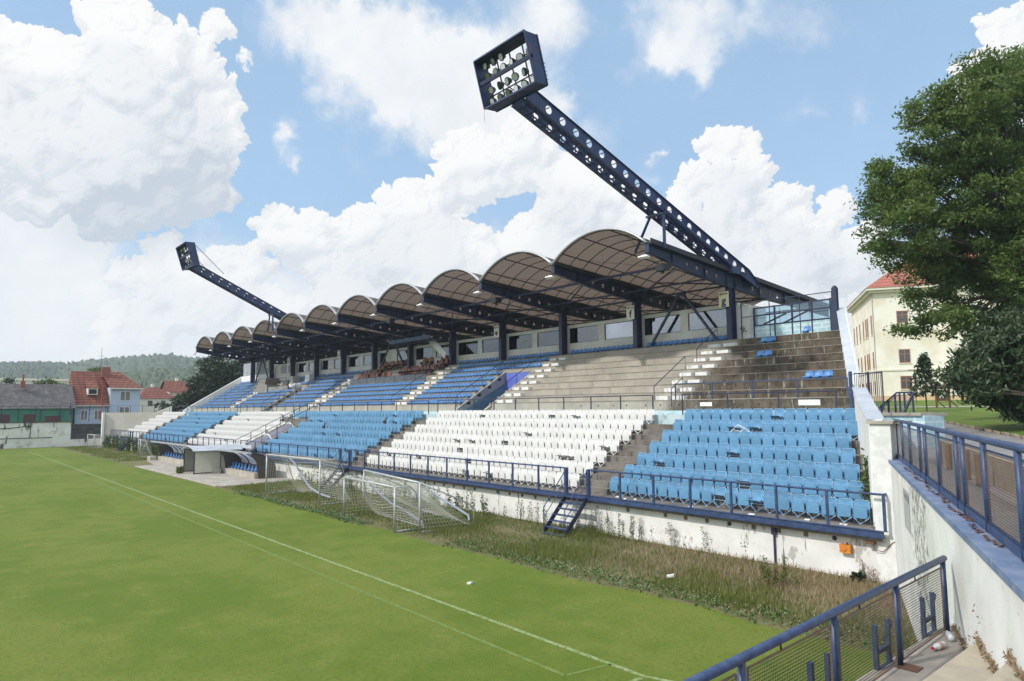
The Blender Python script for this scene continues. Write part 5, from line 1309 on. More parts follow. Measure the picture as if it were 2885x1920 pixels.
for y in YP:
    b = MB(); X = XF(y); b.tube([(X,y,2.0),(X,y,2.97)],.037,10); kid(b,'post','navy_rail',RL,True)
    b = MB(); b.box(X-.06,y-.11,2.0,X+.22,y+.11,2.012); 
    if y < 11: kid(b,'base_plate','wood_brown',RL)
for ya,yb in zip(YP,YP[1:]):
    b = MB(); a,c = ya-.10,yb+.10; z0,z1 = 2.05,2.88; Xa,Xc = XF(a),XF(c); X = XF((a+c)/2)
    for p,q in (((Xa,a,z0),(Xa,a,z1)),((Xc,c,z0),(Xc,c,z1)),((Xa,a,z0),(Xc,c,z0)),((Xa,a,z1),(Xc,c,z1))): b.tube([p,q],.012,5)
    kid(b,'mesh_frame','mesh_wire',RL)
    b = MB(); n = int((a-c)/.033)
    for i in range(n):
        y = c+.033*i; zz = math.sin(i*.12)*.006; X = XF(y); b.add([(X+zz,y,z0),(X+zz,y+.008,z0),(X-zz,y+.008,z1),(X-zz,y,z1)],[(0,1,2,3)])
    for j in range(26):
        z = z0+.033*j; b.add([(Xa+.004,a,z),(Xc+.004,c,z),(Xc+.004,c,z+.008),(Xa+.004,a,z+.008)],[(0,1,2,3)])
    kid(b,'wire_mesh','mesh_dark',RL,kind='stuff')
    for k in (.30,.62):
        b = MB(); y = ya+(yb-ya)*k; X = XF(y); b.tube([(X,y,2.88),(X,y,2.96)],.01,5)
    kid(b,'rail_tie','black',RL)
for i,y in enumerate((10.78,9.05,7.3)):
    S = thing('bracket_stub',f'navy H-shaped steel bracket standing behind the mesh railing, {ONES[i]} from the ramp wall','bracket',(XF(y)-.14,y,1.9),0,'steel brackets behind the railing')
    for dy in (-.18,.20):
        b = MB(); b.box(-.025,dy-.025,0,.025,dy+.025,.62); b.build('upright','navy_rail',S)
    for z in (.27,.06):
        b = MB(); b.box(-.02,-.155,z,.02,.175,z+.05); b.build('crosspiece','navy_rail',S)
    b = MB(); b.tube([(0,-.18,.55),(-.0,-.26,.53),(0,-.29,.6)],.012,5) if False else b.tube([(0,.235,.5),(0,.30,.5),(0,.33,.58)],.012,5); b.build('hook','navy_rail',S)
# plastic bottles
def bottle(label, p, d, cap):
    d = Vector(d).normalized(); p = Vector(p); B = MB(); B.tube([p,p+d*.02,p+d*.20,p+d*.25,p+d*.28],[.035,.042,.042,.018,.015],12); o = B.build('plastic_bottle','pvc',smooth=True,label=label,cat='bottle'); c = MB(); c.tube([p+d*.28,p+d*.305],.018,10); c.build('cap',cap,o)
    l = MB(); l.tube([p+d*.08,p+d*.16],.0435,12,caps=False); l.build('label_band','pvc' if cap == 'white_paint' else 'label_pink',o)
bottle('crushed clear bottle lying against the railing end post',(-3.36,10.62,2.045),(-.25,.5,0),'white_paint'); bottle('clear bottle with red cap lying by the mesh railing',(-3.36,10.32,2.045),(-.12,-1,0),'red')

# ------------------------------------------------------------------ foliage helpers
def leaf_cards(cent, size, elong=2.0, droop=.3):
    """one bent leaf spray (two triangles pairs) per centre; returns V,F"""
    n = len(cent); a = NP.normal(size=(n,3)); a[:,2] -= droop; a /= np.linalg.norm(a,axis=1,keepdims=True)
    b = np.cross(a, NP.normal(size=(n,3))); b /= np.linalg.norm(b,axis=1,keepdims=True)
    s = size*NP.uniform(.6,1.3,size=(n,1)); L = a*s*elong*.5; W = b*s*.5
    V = np.stack([cent-L, cent+W*.9-L*.1, cent+L, cent-W*.9-L*.1],1).reshape(-1,3)
    return V, np.arange(4*n).reshape(n,4)
def crown(lobes, clumps_per_m2, leaves, clump_r, size, shell=.55, elong=2., droop=.3):
    C_ = []
    for x,y,z,r in lobes:
        k = max(4,int(clumps_per_m2*r*r)); u = NP.normal(size=(k,3)); u /= np.linalg.norm(u,axis=1,keepdims=True)
        rad = r*(shell+(1-shell)*NP.uniform(0,1,size=(k,1))**.5); C_.append(np.array([x,y,z])+u*rad*np.array([1,1,.85]))
    C_ = np.concatenate(C_); tint = NP.uniform(0,1,len(C_))
    off = NP.normal(size=(len(C_),leaves,3))*clump_r*np.array([1,1,.55]); P_ = (C_[:,None,:]+off).reshape(-1,3)
    V,F = leaf_cards(P_,size,elong,droop); t = np.repeat(np.clip(np.repeat(tint,leaves)*.7+NP.uniform(0,.4,len(P_)),0,1),4)
    return C_,V,F,t
def limb(b, p, q, r0, r1, wob=.15, n=5):
    p,q = Vector(p),Vector(q); L = (q-p).length
    pts = [p+(q-p)*i/n+Vector((R.uniform(-1,1),R.uniform(-1,1),R.uniform(-.5,1)))*wob*L*.12*(0 if i in (0,n) else 1) for i in range(n+1)]
    b.tube(pts,[r0+(r1-r0)*i/n for i in range(n+1)],8,0,False)
TREE_LOBES = [(-11.59,45.61,22.5,2.68),(-10.63,48.4,24.62,2.24),(-10.92,53.84,24.07,3.73),(-13.84,44.8,22.72,1.31),(-12.61,44.91,20.78,2.43),(-15.39,45.55,19.57,2.04),(-14.2,47.38,18.82,3.14),(-11.43,47.26,18.08,3.62),(-16.81,46.33,17.82,1.74),(-14.34,43.92,15.48,2.44),(-16.28,42.22,14.8,1.09),(-13.41,49.23,15.33,3.43),(-11.01,51.11,15.17,4.06),(-15.07,48.21,12.95,2.08),(-13.17,52.4,12.01,3.27),(-15.7,46.66,10.52,1.41),(-13.28,45.64,9.93,1.41),(-11.58,53.42,11.06,3.08),(-10.07,54.39,19.53,4.8),(-8.66,51.35,21.77,3.97),(-8.84,49.27,13.44,4.28),(-16.03,45.42,14.42,1.22),(-12.8,44.51,23.0,1.16),(-11.13,46.19,25.18,1.16),(-16.04,44.11,18.87,1.07),(-9.72,52.63,25.91,3.05),(-12.37,49.04,21.5,2.45),(-11.64,53.29,20.29,3.43),(-14.57,43.83,17.1,1.81),(-14.61,49.39,14.44,1.96)]
YEW_LOBES = [(-10.62,43.83,7.76,1.64),(-11.52,42.09,6.59,1.2),(-10.12,45.5,6.37,2.02),(-11.65,44.63,5.93,1.08),(-12.14,41.75,6.49,0.65),(-10.23,44.92,8.74,1.78),(-9.11,45.45,7.04,2.56),(-11.77,43.63,7.71,0.91),(-10.99,44.78,5.68,1.19),(-9.5,45.0,5.42,1.39),(-10.92,44.65,9.26,1.08)]

TR = thing('leafy_tree','large broad-leaved tree with dense green crown in front of the school','tree',(-8.6,54.5,5.0))
C_,V,F,t = crown([(x,y,z,r*.86) for x,y,z,r in TREE_LOBES],7.5,120,.34,.125,.55,2.2,.25)
o = npmesh('crown',V,F,'leaf_tree',attr=t); o.parent = TR; o.matrix_parent_inverse = Matrix.Translation(TR.location).inverted()
b = MB(); base = (-8.6,54.5,4.6); fork = (-9.4,53,12.0); limb(b,base,fork,.55,.42,.05)
for x,y,z,r in TREE_LOBES:
    mid = Vector(fork)+(Vector((x,y,z))-Vector(fork))*.55+Vector((0,0,.6)); limb(b,fork,mid,.20,.12,.2); limb(b,mid,(x,y,z),.11,.04,.3)
    for _ in range(3): e = Vector((x,y,z))+Vector((R.uniform(-1,1),R.uniform(-1,1),R.uniform(-.6,1)))*r*.8; limb(b,mid if R.random() < .4 else (x,y,z),e,.05,.015,.3,3)
kid(b,'trunk','bark',TR,True)
YW = thing('dark_conifer','low dark conifer with spreading branches at the edge of the lawn','tree',(-8.5,45.5,4.0))
C_,V,F,t = crown(YEW_LOBES,16,60,.30,.13,.35,3.0,.55)
o = npmesh('crown',V,F,'leaf_yew',attr=t); o.parent = YW; o.matrix_parent_inverse = Matrix.Translation(YW.location).inverted()
b = MB(); limb(b,(-8.3,44.3,3.5),(-8.6,44.0,10),.3,.08,.05)
for x,y,z,r in YEW_LOBES: limb(b,(-8.4,44.2,max(4.6,z-1.2)),(x,y,z-.3),.10,.03,.2)
kid(b,'trunk','bark',YW,True)
SP = thing('young_conifer','young thin conifer with tiered branches standing on the lawn','tree',(-20,61.2,4.6))
cs = []; b = MB(); b.tube([(-20,61.2,4.4),(-20,61.2,9.4)],[.07,.015],6)
for i in range(46):
    z = 6.0+3.3*i/46; L = 1.45*(1-(z-5.9)/3.7)+.12; a = i*2.4; e = Vector((-20+L*math.cos(a),61.2+L*math.sin(a),z-.15+.1*math.sin(i))); b.tube([(-20,61.2,z),e],[.02,.006],4)
    for k in range(14): q = Vector((-20,61.2,z))+(e-Vector((-20,61.2,z)))*R.uniform(.25,1.05); cs.append(np.array(q)+NP.normal(size=3)*.06)
cs = np.repeat(np.array(cs),3,0)+NP.normal(size=(len(cs)*3,3))*.06
V,F = leaf_cards(cs,.14,2.2,.3); kid(b,'trunk','bark',SP); o = npmesh('crown',V,F,'leaf_yew',attr=NP.uniform(0,1,len(V))); o.parent = SP; o.matrix_parent_inverse = Matrix.Translation(SP.location).inverted()
# notice board with a little roof
IB = thing('information_board','brown wooden notice board with little pitched roof on the lawn','notice board',(-21.6,70.3,4.8),math.radians(40))
for x in (-.55,.55):
    b = MB(); b.box(x-.07,-.07,-.1,x+.07,.07,2.0); b.build('post','wood_brown',IB)
    b = MB(); b.bar((x+.1,0,.75),(x+.95,.3,0),.06,.06); b.build('brace','wood_brown',IB)
b = MB(); b.box(-.45,-.04,.75,.45,.04,1.75); b.build('board','wood_brown',IB)
b = MB(); b.box(-.3,-.055,1.0,.25,-.045,1.55); b.build('notice','white_paint',IB)
b = MB(); b.add([(-.95,-.4,1.85),(.95,-.4,1.85),(.95,0,2.2),(-.95,0,2.2),(-.95,.4,1.85),(.95,.4,1.85)],[(0,1,2,3),(3,2,5,4),(0,3,4),(1,5,2),(0,4,5,1)]); b.build('roof','maroon',IB)
SPOST = thing('hydrant_post','thin rust coloured post with crossbar by the school wall','post',(-31.5,93,5.4))
b = MB(); b.tube([(0,0,0),(0,0,4.2)],.05,6); b.build('pole','wood_brown',SPOST); b = MB(); b.tube([(-.7,0,4.15),(.7,0,4.15)],.04,6); b.build('crossbar','wood_brown',SPOST)
# ------------------------------------------------------------------ school
SCH = thing('school_building','tall cream school building with red hipped roof and brown window frames','building',(-40.97,106.23,5.6),math.atan2(.5025,.8642))
b = MB(); b.box(0,0,-1,9,22,16.4); b.box(8.9,-.35,-1,44,22,16.4); b.build('wall','school_wall',SCH)
b = MB(); b.box(-.06,-.06,-1,8.85,-.0,1.0); b.box(9,-.42,-1,44,-.36,1.0); b.box(-.06,-.0,-1,-.0,22,1.0); b.build('plinth','plinth',SCH)
b = MB(); b.box(-.12,-.12,4.62,8.88,-.001,4.85); b.box(-.12,-.001,4.62,-.001,22,4.85); b.box(-.5,-.5,16.2,8.88,-.001,16.55); b.box(-.5,-.001,16.2,-.001,22.4,16.55); b.box(-.9,-.9,16.55,44.6,23,16.9); b.box(8.88,-.85,16.2,44.5,-.36,16.5); b.build('cornice','school_trim',SCH)
b = MB(); b.add([(-1,-1,16.9),(45,-1,16.9),(45,23,16.9),(-1,23,16.9),(9,11,24.5),(36,11,24.5)],[(0,1,5,4),(1,2,5),(2,3,4,5),(3,0,4),(3,2,1,0)]); ro = b.build('roof','roof_red_far',SCH)
b = MB(); b.tube([(-.08,.12,-.5),(-.08,.12,16.2)],.07,6); b.build('drainpipe','vom_grey',SCH)
def swin(x0,x1,z0,z1,face):
    f = MB(); w = .09; D = (lambda a,c,d: (a,-c,d)) if face == 'r' else (lambda a,c,d: (-c,a,d))
    def bx(a0,c0,d0,a1,c1,d1,B): p,q = D(a0,c0,d0),D(a1,c1,d1); B.box(*p,*q)
    bx(x0,-.1,z0,x0+w,.03,z1,f); bx(x1-w,-.1,z0,x1,.03,z1,f); bx(x0+w,-.1,z0,x1-w,.03,z0+w,f); bx(x0+w,-.1,z1-w,x1-w,.03,z1,f)
    m_ = (x0+x1)/2; bx(m_-.05,-.1,z0+w,m_+.05,.02,z1-w,f); zt = z0+(z1-z0)*.66; bx(x0+w,-.1,zt-.04,m_-.05,.02,zt+.04,f); bx(m_+.05,-.1,zt-.04,x1-w,.02,zt+.04,f)
    fo = f.build('window','wood_orange',SCH); p = MB(); bx(x0+w,.002,z0+w,x1-w,.008,z1-w,p); p.build('pane','pane',fo)
    s = MB(); bx(x0-.1,0.001,z0-.12,x1+.1,.12,z0-.02,s); s.build('sill','school_trim',fo)
for z0,z1 in ((1.95,3.85),(5.75,7.75),(11.6,13.4)): swin(2.98,4.45,z0,z1,'r')
for x in (13,17,21,26,31,36):
    pass
for y in (1.6,5.2,6.8,9.4,13,16.4,19.4):
    for z0,z1 in ((1.2,3.2),(5.1,7.6),(10.2,13.1)): swin(y,y+1.1,z0,z1,'l')
ANX = thing('low_annex','low cream annex with flat red edge behind the stepped end wall','building',(-64,128,4))
b = MB(); b.box(-8,-4,0,4,6,9.5); b.build('wall','school_wall',ANX); b = MB(); b.box(-8.3,-4.3,9.5,4.3,6.3,9.9); b.build('roof','plinth',ANX)
# ------------------------------------------------------------------ far end: boundary wall, dark steps, shed, houses
EW_ = thing('boundary_wall','old stained white boundary wall behind the far goal line','wall',(-122.2,0,0))
b = MB(); b.box(-122.5,-70,-.3,-122.0,17.3,3.62); kid(b,'masonry','old_wall',EW_)
b = MB(); b.box(-122.6,-70,3.62,-121.9,17.3,3.72); kid(b,'cap','dark_conc',EW_)
b = MB(); b.tube([(-121.97,-20,1.35),(-121.97,15.0,1.42)],.05,6); kid(b,'pipe','hinge',EW_); b = MB(); b.tube([(-121.96,12.25,1.4),(-121.96,12.3,3.2),(-121.96,10,2.9),(-121.96,8,2.8)],.06,6); kid(b,'pipe','hinge',EW_)
FS = thing('dark_terrace','dark stained concrete steps in the far corner beside the blue house','terrace',(-122.5,20,0))
for i in range(5):
    b = MB(); b.box(-122.0-.6*i,17.45,-.3 if i == 0 else .7+.5*i,-125.2,22.2,1.2+.52*i); kid(b,'step','dark_conc',FS)
b = MB(); b.box(-121.98,17.3,-.3,-121.6,22.3,1.05); kid(b,'front_wall','old_wall',FS)
b = MB(); b.tube([(-121.9,17.4,1.0),(-125,17.5,4.6),(-125,17.5,6.6)],.06,6); kid(b,'side_rail','navy',FS)
CW = thing('flank_wall','plain cream flank wall at the far end of the lower tier','wall',(-119,22,0))
b = MB(); w_ = lambda y: -121+(y-21.4)*.67
for ya,yb,za,zb in ((21.4,27.6,5.0,5.02),(27.6,29.6,5.02,5.95)): b.add([(w_(ya),ya,0),(w_(yb),yb,0),(w_(yb)-.3,yb,0),(w_(ya)-.3,ya,0),(w_(ya),ya,za),(w_(yb),yb,zb),(w_(yb)-.3,yb,zb),(w_(ya)-.3,ya,za)],[(0,1,5,4),(1,2,6,5),(2,3,7,6),(3,0,4,7),(4,5,6,7),(3,2,1,0)])
kid(b,'masonry','cream_wall',CW)
b = MB(); b.box(-121.4,21.15,0,-120.6,21.42,5.03); kid(b,'corner_pier','end_white',CW)
railing('fence_railing','thin navy mesh railing on top of the old boundary wall',[(-122.2,-40,3.7),(-122.2,17.2,3.7)],2.3,4.3,'rail_dark',r=.04,rtop=.03,mid=(.55,))
railing('fence_railing','thin navy railing behind the dark corner steps',[(-125.3,17.6,3.7),(-125.3,22.6,3.7)],2.4,2.1,'rail_dark',r=.04,rtop=.03,mid=(.5,))
railing('fence_railing','thin navy railing on the cream flank wall',[(-121.1,21.6,5.0),(-117,27.5,5.0)],1.05,2.0,'rail_dark',r=.03,rtop=.025)
SHD = thing('long_shed','long shed with dark slate roof and green boarded wall','shed',(-128,0,0))
b = MB(); b.box(-134,-30,0,-128,18.3,5.8); kid(b,'wall','shed_green',SHD)
b = MB(); b.add([(-127.6,-30.5,5.72),(-127.6,18.6,5.72),(-132.5,18.6,9.65),(-132.5,-30.5,9.65),(-137.4,18.6,5.72),(-137.4,-30.5,5.72)],[(0,1,2,3),(3,2,4,5),(0,3,5),(1,4,2),(0,5,4,1)]); kid(b,'roof','shed_roof',SHD)
for y0,y1,z1 in ((8.2,10.2,4.85),(11.9,13.45,4.85),(14.65,16.75,4.6),(4,6,4.8)):
    b = MB(); b.box(-127.99,y0,3.0,-127.95,y1,z1); kid(b,'door','maroon',SHD)
for y in (9.2,11.2,14,16.5,18):
    b = MB(); b.tube([(-127.7,y,0),(-127.7,y,5.7)],.06,6); kid(b,'post','navy',SHD)
b = MB(); b.box(-131.4,11.55,9.0,-130.8,12.15,10.0); b.tube([(-131.1,11.85,10),(-131.1,11.85,11.1)],.14,8); kid(b,'chimney','brick',SHD)
HS = thing('blue_house','pale blue house with steep red tiled roof and brick chimney','house',(-130,23,0))
b = MB(); b.box(-140,18.9,0,-130.3,23.7,6.35); b.box(-140,23.7,0,-130,28.2,9.2); kid(b,'wall','house_blue',HS)
b = MB()
b.add([(-129.6,18.75,6.25),(-129.6,23.65,6.25),(-135.2,23.65,12.0),(-135.2,18.75,12.0),(-141,18.75,6.25),(-141,23.65,6.25)],[(0,1,2,3),(3,2,5,4),(0,3,4)])
b.add([(-129.5,23.55,9.1),(-129.5,28.5,9.1),(-140.6,28.5,9.1),(-140.6,23.55,9.1),(-135.2,26.05,12.05),(-135.2,23.0,12.05)],[(0,1,4),(1,2,4),(0,4,5),(2,3,5,4)])
kid(b,'roof','roof_red',HS)
b = MB(); b.box(-129.75,18.7,6.05,-129.55,23.6,6.25); b.box(-129.6,23.5,8.9,-129.4,28.5,9.1); b.tube([(-129.8,23.75,0),(-129.8,23.75,9)],.06,6); kid(b,'gutter','house_white',HS)
b = MB(); b.box(-134.2,22.9,11.0,-133.4,24.2,12.75); kid(b,'chimney','brick',HS)
def hwin(y0,y1,z0,z1,x):
    f = MB(); f.box(x,y0-.08,z0-.08,x+.05,y1+.08,z1+.08); fo = kid(f,'window','white_paint',HS)
    for a,c in ((y0,(y0+y1)/2-.05),((y0+y1)/2+.05,y1)): p = MB(); p.box(x+.05,a,z0,x+.06,c,z1); q = p.build('pane','inner_dark',fo); q.matrix_parent_inverse = Matrix.Translation(HS.location).inverted() @ Matrix.Translation(HS.location)
hwin(25.25,26.65,7.05,8.48,-130.0); hwin(19.8,20.6,3.9,5.35,-130.3); hwin(21.7,22.55,3.9,5.35,-130.3); hwin(25.2,26.6,4.6,5.9,-130)
b = MB(); b.box(-132.4,20.6,7.95,-130.6,22.0,9.0); b.add([(-130.5,20.45,9.0),(-130.5,22.15,9.0),(-133.4,22.1,10.35),(-133.4,20.5,10.35)],[(0,1,2,3)]); kid(b,'dormer','house_white',HS)
b = MB(); b.add([(-130.45,20.4,9.03),(-130.45,22.2,9.03),(-133.4,22.15,10.4),(-133.4,20.45,10.4)],[(0,1,2,3)]); kid(b,'dormer_roof','roof_red',HS)
b = MB(); b.box(-130.6,20.75,8.1,-130.56,21.85,8.85); kid(b,'dormer_window','pane',HS)
b = MB(); b.tube([(-133.6,22.8,12),(-133.6,22.8,16.0)],.03,5); b.tube([(-133.6,22.3,14.6),(-133.6,23.3,14.6)],.02,4); kid(b,'antenna','hinge',HS)
RPL = MB(); RPL.tube([(-124.6,21.6,3.6),(-124.6,21.6,10.4)],.06,8); RPL.build('red_pole','red',label='thin red pole in front of the blue house',cat='pole')
def house(label, x, y0, y1, ze, zr, wallm, gable):
    H = thing('house',label,'house',(x,(y0+y1)/2,0)); b = MB(); b.box(x-9,y0,0,x,y1,ze); kid(b,'wall',wallm,H); b = MB(); m_ = (y0+y1)/2; o_ = .4
    if gable: b.add([(x+o_,y0-o_,ze-.2),(x+o_,y1+o_,ze-.2),(x-4.5,y1+o_,zr),(x-4.5,y0-o_,zr),(x-9.4,y1+o_,ze-.2),(x-9.4,y0-o_,ze-.2)],[(0,1,2,3),(3,2,4,5)]); b.add([(x,y0+.01,ze-.2),(x-9,y0+.01,ze-.2),(x-4.5,y0+.01,zr-.2)],[(0,1,2)])
    else: b.add([(x+o_,y0-o_,ze-.2),(x+o_,y1+o_,ze-.2),(x-9.4,y1+o_,ze-.2),(x-9.4,y0-o_,ze-.2),(x-4.5,m_-1,zr),(x-4.5,m_+1,zr)],[(0,1,5,4),(1,2,5),(2,3,4,5),(3,0,4)])
    kid(b,'roof','roof_red',H); c = MB(); c.box(x-5,m_-.3,zr-.8,x-4.4,m_+.3,zr+.7); kid(c,'chimney','house_white',H)
    for a in (.25,.6):
        w = MB(); yy = y0+(y1-y0)*a; w.box(x,yy,ze-1.9,x+.04,yy+.9,ze-.7); kid(w,'window','pane',H)
house('low house with red hipped roof beyond the blue house',-165,35.5,43,8.2,10.6,'house_white',False); house('cream house with red gable roof beside the dark trees',-170,43,48.2,9.6,12.3,'house_white',True)
LOWB = thing('long_building','long pale low building far behind the shed roof','building',(-240,20,0)); b = MB(); b.box(-246,2,0,-240,34,14.2); kid(b,'wall','house_white',LOWB); b = MB(); b.box(-246.5,1.5,14.2,-239.5,34.5,14.9); kid(b,'roof','school_trim',LOWB)
# trees near the far end
def tree(name, label, lobes, base, m, dens=5., leaves=55, cr=.5, size=.32, trunk=.25, grp='trees beyond the far end'):
    T = thing(name,label,'tree',base,0,grp); C_,V,F,t = crown(lobes,dens,leaves,cr,size,.4,1.9,.3)
    o = npmesh('crown',V,F,m,attr=t); o.parent = T; o.matrix_parent_inverse = Matrix.Translation(T.location).inverted()
    b = MB(); top = max(l[2] for l in lobes); limb(b,base,(base[0],base[1],base[2]+(top-base[2])*.7),trunk,.06,.05)
    for l in lobes: limb(b,(base[0],base[1],base[2]+(l[2]-base[2])*.5),l[:3],.08,.03,.2,3)
    kid(b,'trunk','bark',T)
tree('dense_tree','tall dark dense tree left of the stand roof end',[(-128,39,12.4,2.3),(-128,38.2,9.6,2.7),(-129,37.4,7.0,2.5),(-128,39.6,14.0,1.3)],(-128.5,38.8,0),'leaf_dark')
tree('dense_tree','dark dense tree close behind the far press cabin',[(-128,43.8,12.3,2.3),(-128,43.5,9.5,2.8),(-128,44.6,13.6,1.5),(-128,42,8,2.4)],(-128.5,43.6,0),'leaf_dark')
tree('dense_tree','dark dense tree between its two taller neighbours by the stand',[(-131,41.3,12.4,2.0),(-130,41,9.8,2.5),(-129,40.5,7,2.6)],(-130.5,41,0),'leaf_dark')
tree('bush','low green bush in front of the red hipped house',[(-132,33.8,6.2,1.6),(-132,35.6,6.6,1.7),(-132,32.2,5.4,1.4),(-132,37.2,5.4,1.6)],(-132,34.5,0),'leaf_dark',5,50,.4,.28)
tree('round_tree','round green tree top showing over the shed ridge',[(-150,17,9.3,2.0),(-150,15.6,8.8,1.6),(-150,18.4,8.9,1.6)],(-150,17,0),'leaf_bush')
tree('round_tree','yellow green tree top behind the blue house ridge',[(-150,25.6,12.3,1.6),(-150,24.3,11.8,1.2)],(-150,25.5,0),'leaf_bush')
tree('spruce_tree','small pointed dark spruce far behind the shed',[(-200,15.5,9.5,1.3),(-200,15.5,11.2,.9),(-200,15.5,12.6,.5),(-200,18,9,1.2),(-200,12.5,9,1.2)],(-200,15.5,0),'leaf_dark')
tree('roadside_tree','green tree showing between the end wall and the school',[(-70,118,10,2.8),(-72,120,13,2.2)],(-70,119,4),'leaf_bush',4,50,.6,.4)
# ------------------------------------------------------------------ wooded hills
RIDGE = [(-30,.03),(-12,.042),(-1.65,.0481),(3.86,.0529),(5.15,.0545),(7.98,.0559),(8.92,.0603),(10.28,.063),(11.78,.0658),(13.96,.0699),(14.5,.0695),(15.48,.0664),(18.83,.0687),(24,.07),(40,.06),(70,.03)]
FRONT = [(6.5,.0),(8.5,.030),(10.33,.043),(11.52,.0494),(12.85,.0519),(14.42,.0555),(16.05,.0549),(20,.052),(30,.04),(45,.01)]
def hills(name, prof, r0, r1, m, nclump, cs, label):
    prof = [(a,max(0,e-cs*1.25/r1)) for a,e in prof]
    az = np.linspace(prof[0][0],prof[-1][0],160); el = np.interp(az,[p[0] for p in prof],[p[1] for p in prof]); rs = np.linspace(r0,r1*1.25,26)
    def hz(e,r): s = np.clip((r-r0)/(r1-r0),0,1); s = s*s*(3-2*s); return np.where(r <= r1, (5.15+e*r1)*s, (5.15+e*r1)*(1-.8*((r-r1)/(r1*.25))**2)) - 1.5
    A,Rr = np.meshgrid(np.radians(az),rs,indexing='ij'); E = np.repeat(el[:,None],len(rs),1)
    Z = hz(E,Rr)+ 3*np.sin(A*60+Rr*.01)*np.clip((Rr-r0)/(r1-r0),0,1)*.4
    V = np.stack([-Rr*np.cos(A),Rr*np.sin(A),Z],-1).reshape(-1,3); n = len(rs)
    F = np.array([(i*n+j,i*n+j+1,(i+1)*n+j+1,(i+1)*n+j) for i in range(len(az)-1) for j in range(n-1)])
    npmesh(name,V,F,'far_land',kind='structure')
    a = NP.uniform(0,26,nclump); a = a[a > prof[0][0]]; r = r0+(r1-r0)*NP.uniform(.25,1.02,len(a))**.7; e = np.interp(a,[p[0] for p in prof],[p[1] for p in prof]); z = hz(e,r)
    keep = ~((a > 5.35) & (a < 6.5) & (r > r0+(r1-r0)*.72) & (r < r0+(r1-r0)*.83)); a,r,z = a[keep],r[keep],z[keep]
    c = np.stack([-r*np.cos(np.radians(a)),r*np.sin(np.radians(a)),z],-1); s = cs*NP.uniform(.6,1.25,len(a)); con = NP.uniform(0,1,len(a)) < np.where(a < 7,.35,.08)
    ph = (1+5**.5)/2; ico = np.array([(-1,ph,0),(1,ph,0),(-1,-ph,0),(1,-ph,0),(0,-1,ph),(0,1,ph),(0,-1,-ph),(0,1,-ph),(ph,0,-1),(ph,0,1),(-ph,0,-1),(-ph,0,1)])/1.9
    fi = np.array([(0,11,5),(0,5,1),(0,1,7),(0,7,10),(0,10,11),(1,5,9),(5,11,4),(11,10,2),(10,7,6),(7,1,8),(3,9,4),(3,4,2),(3,2,6),(3,6,8),(3,8,9),(4,9,5),(2,4,11),(6,2,10),(8,6,7),(9,8,1)])
    jit = NP.uniform(.75,1.25,size=(len(a),12,1)); sc = np.stack([s*np.where(con,.5,1),s*np.where(con,.5,1),s*np.where(con,1.5,.95)],-1)
    V = (c[:,None,:]+ico[None]*jit*sc[:,None,:]+np.array([0,0,.5])*s[:,None,None]).reshape(-1,3); F = (fi[None]+12*np.arange(len(a))[:,None,None]).reshape(-1,3)
    tint = np.repeat(np.where(con,.0,NP.uniform(.2,1,len(a))),12); npmesh('forest',V,F,m,attr=tint,label=label,cat='forest',kind='stuff')
hills('hills',RIDGE,420,1250,'forest',24000,5.6,'distant mixed forest covering the long hill on the horizon'); hills('hills',FRONT,280,650,'forest',9000,3.6,'nearer lighter forest on the low hill behind the houses')
# ------------------------------------------------------------------ rough vegetation between pitch and stand
def blades(xy, hgt, wid, lean=.35):
    n = len(xy); h = hgt*NP.uniform(.55,1.25,n); a = NP.uniform(0,2*PI,n); d = np.stack([np.cos(a),np.sin(a),np.zeros(n)],-1); p = np.stack([xy[:,0],xy[:,1],np.zeros(n)],-1)
    b_ = NP.uniform(0,2*PI,n); l = np.stack([np.cos(b_),np.sin(b_),np.zeros(n)],-1)*(NP.uniform(0,lean,n)*h)[:,None]; w = (wid*NP.uniform(.6,1.3,n))[:,None]
    top = p+l+np.array([0,0,1.])*h[:,None]; mid = p+l*.35+np.array([0,0,.55])*h[:,None]
    V = np.stack([p-d*w,p+d*w,mid+d*w*.8,top,mid-d*w*.8],1).reshape(-1,3); k = 5*np.arange(n)[:,None]
    F = np.concatenate([k+np.array([[0,1,2,4]]),k+np.array([[4,2,3,3]])]); return V,F
def edge_y(x): return 15.5+.12*np.sin(x*.9)+.25*np.exp(-((x+10)/3)**2)
def vnoise(x,y,s,seed=0): return .5+.25*(np.sin(x*s+1.3*seed+np.sin(y*s*.7+seed))+np.sin(y*s*1.3+2.1*seed+np.sin(x*s*.6)))
def scatter(n, x0, x1, ymin=None, ymax=21.5):
    x = NP.uniform(x0,x1,n); y0 = edge_y(x); y = y0+(ymax-y0)*NP.uniform(0,1,n)
    keep = ~((x > -80.5)&(x < -48.8)&(y > 15.7)) & (y < 22-(x+8.3)/.4478*1.0-.1)
    return np.stack([x[keep],y[keep]],-1)
tri = []; 
def grass(name, mname, xy, h, w, lean, tints, **kw):
    V,F = blades(xy,h,w,lean); F3 = np.concatenate([F[:len(xy)][:,[0,1,2]],F[:len(xy)][:,[0,2,3]],F[len(xy):][:,[0,1,2]]]); return npmesh(name,V,F3,mname,attr=np.repeat(tints,5),**kw)
def dryness(xy): return np.clip((xy[:,1]-16.8)/2.6,0,1)*np.clip((xy[:,0]+18)/6,0,1)
xy = np.concatenate([scatter(42000,-26,-5.5),scatter(26000,-49,-26),scatter(14000,-121,-80)])
gv = vnoise(xy[:,0],xy[:,1],.9)+.35*vnoise(xy[:,0],xy[:,1],2.7,3); dr = dryness(xy)
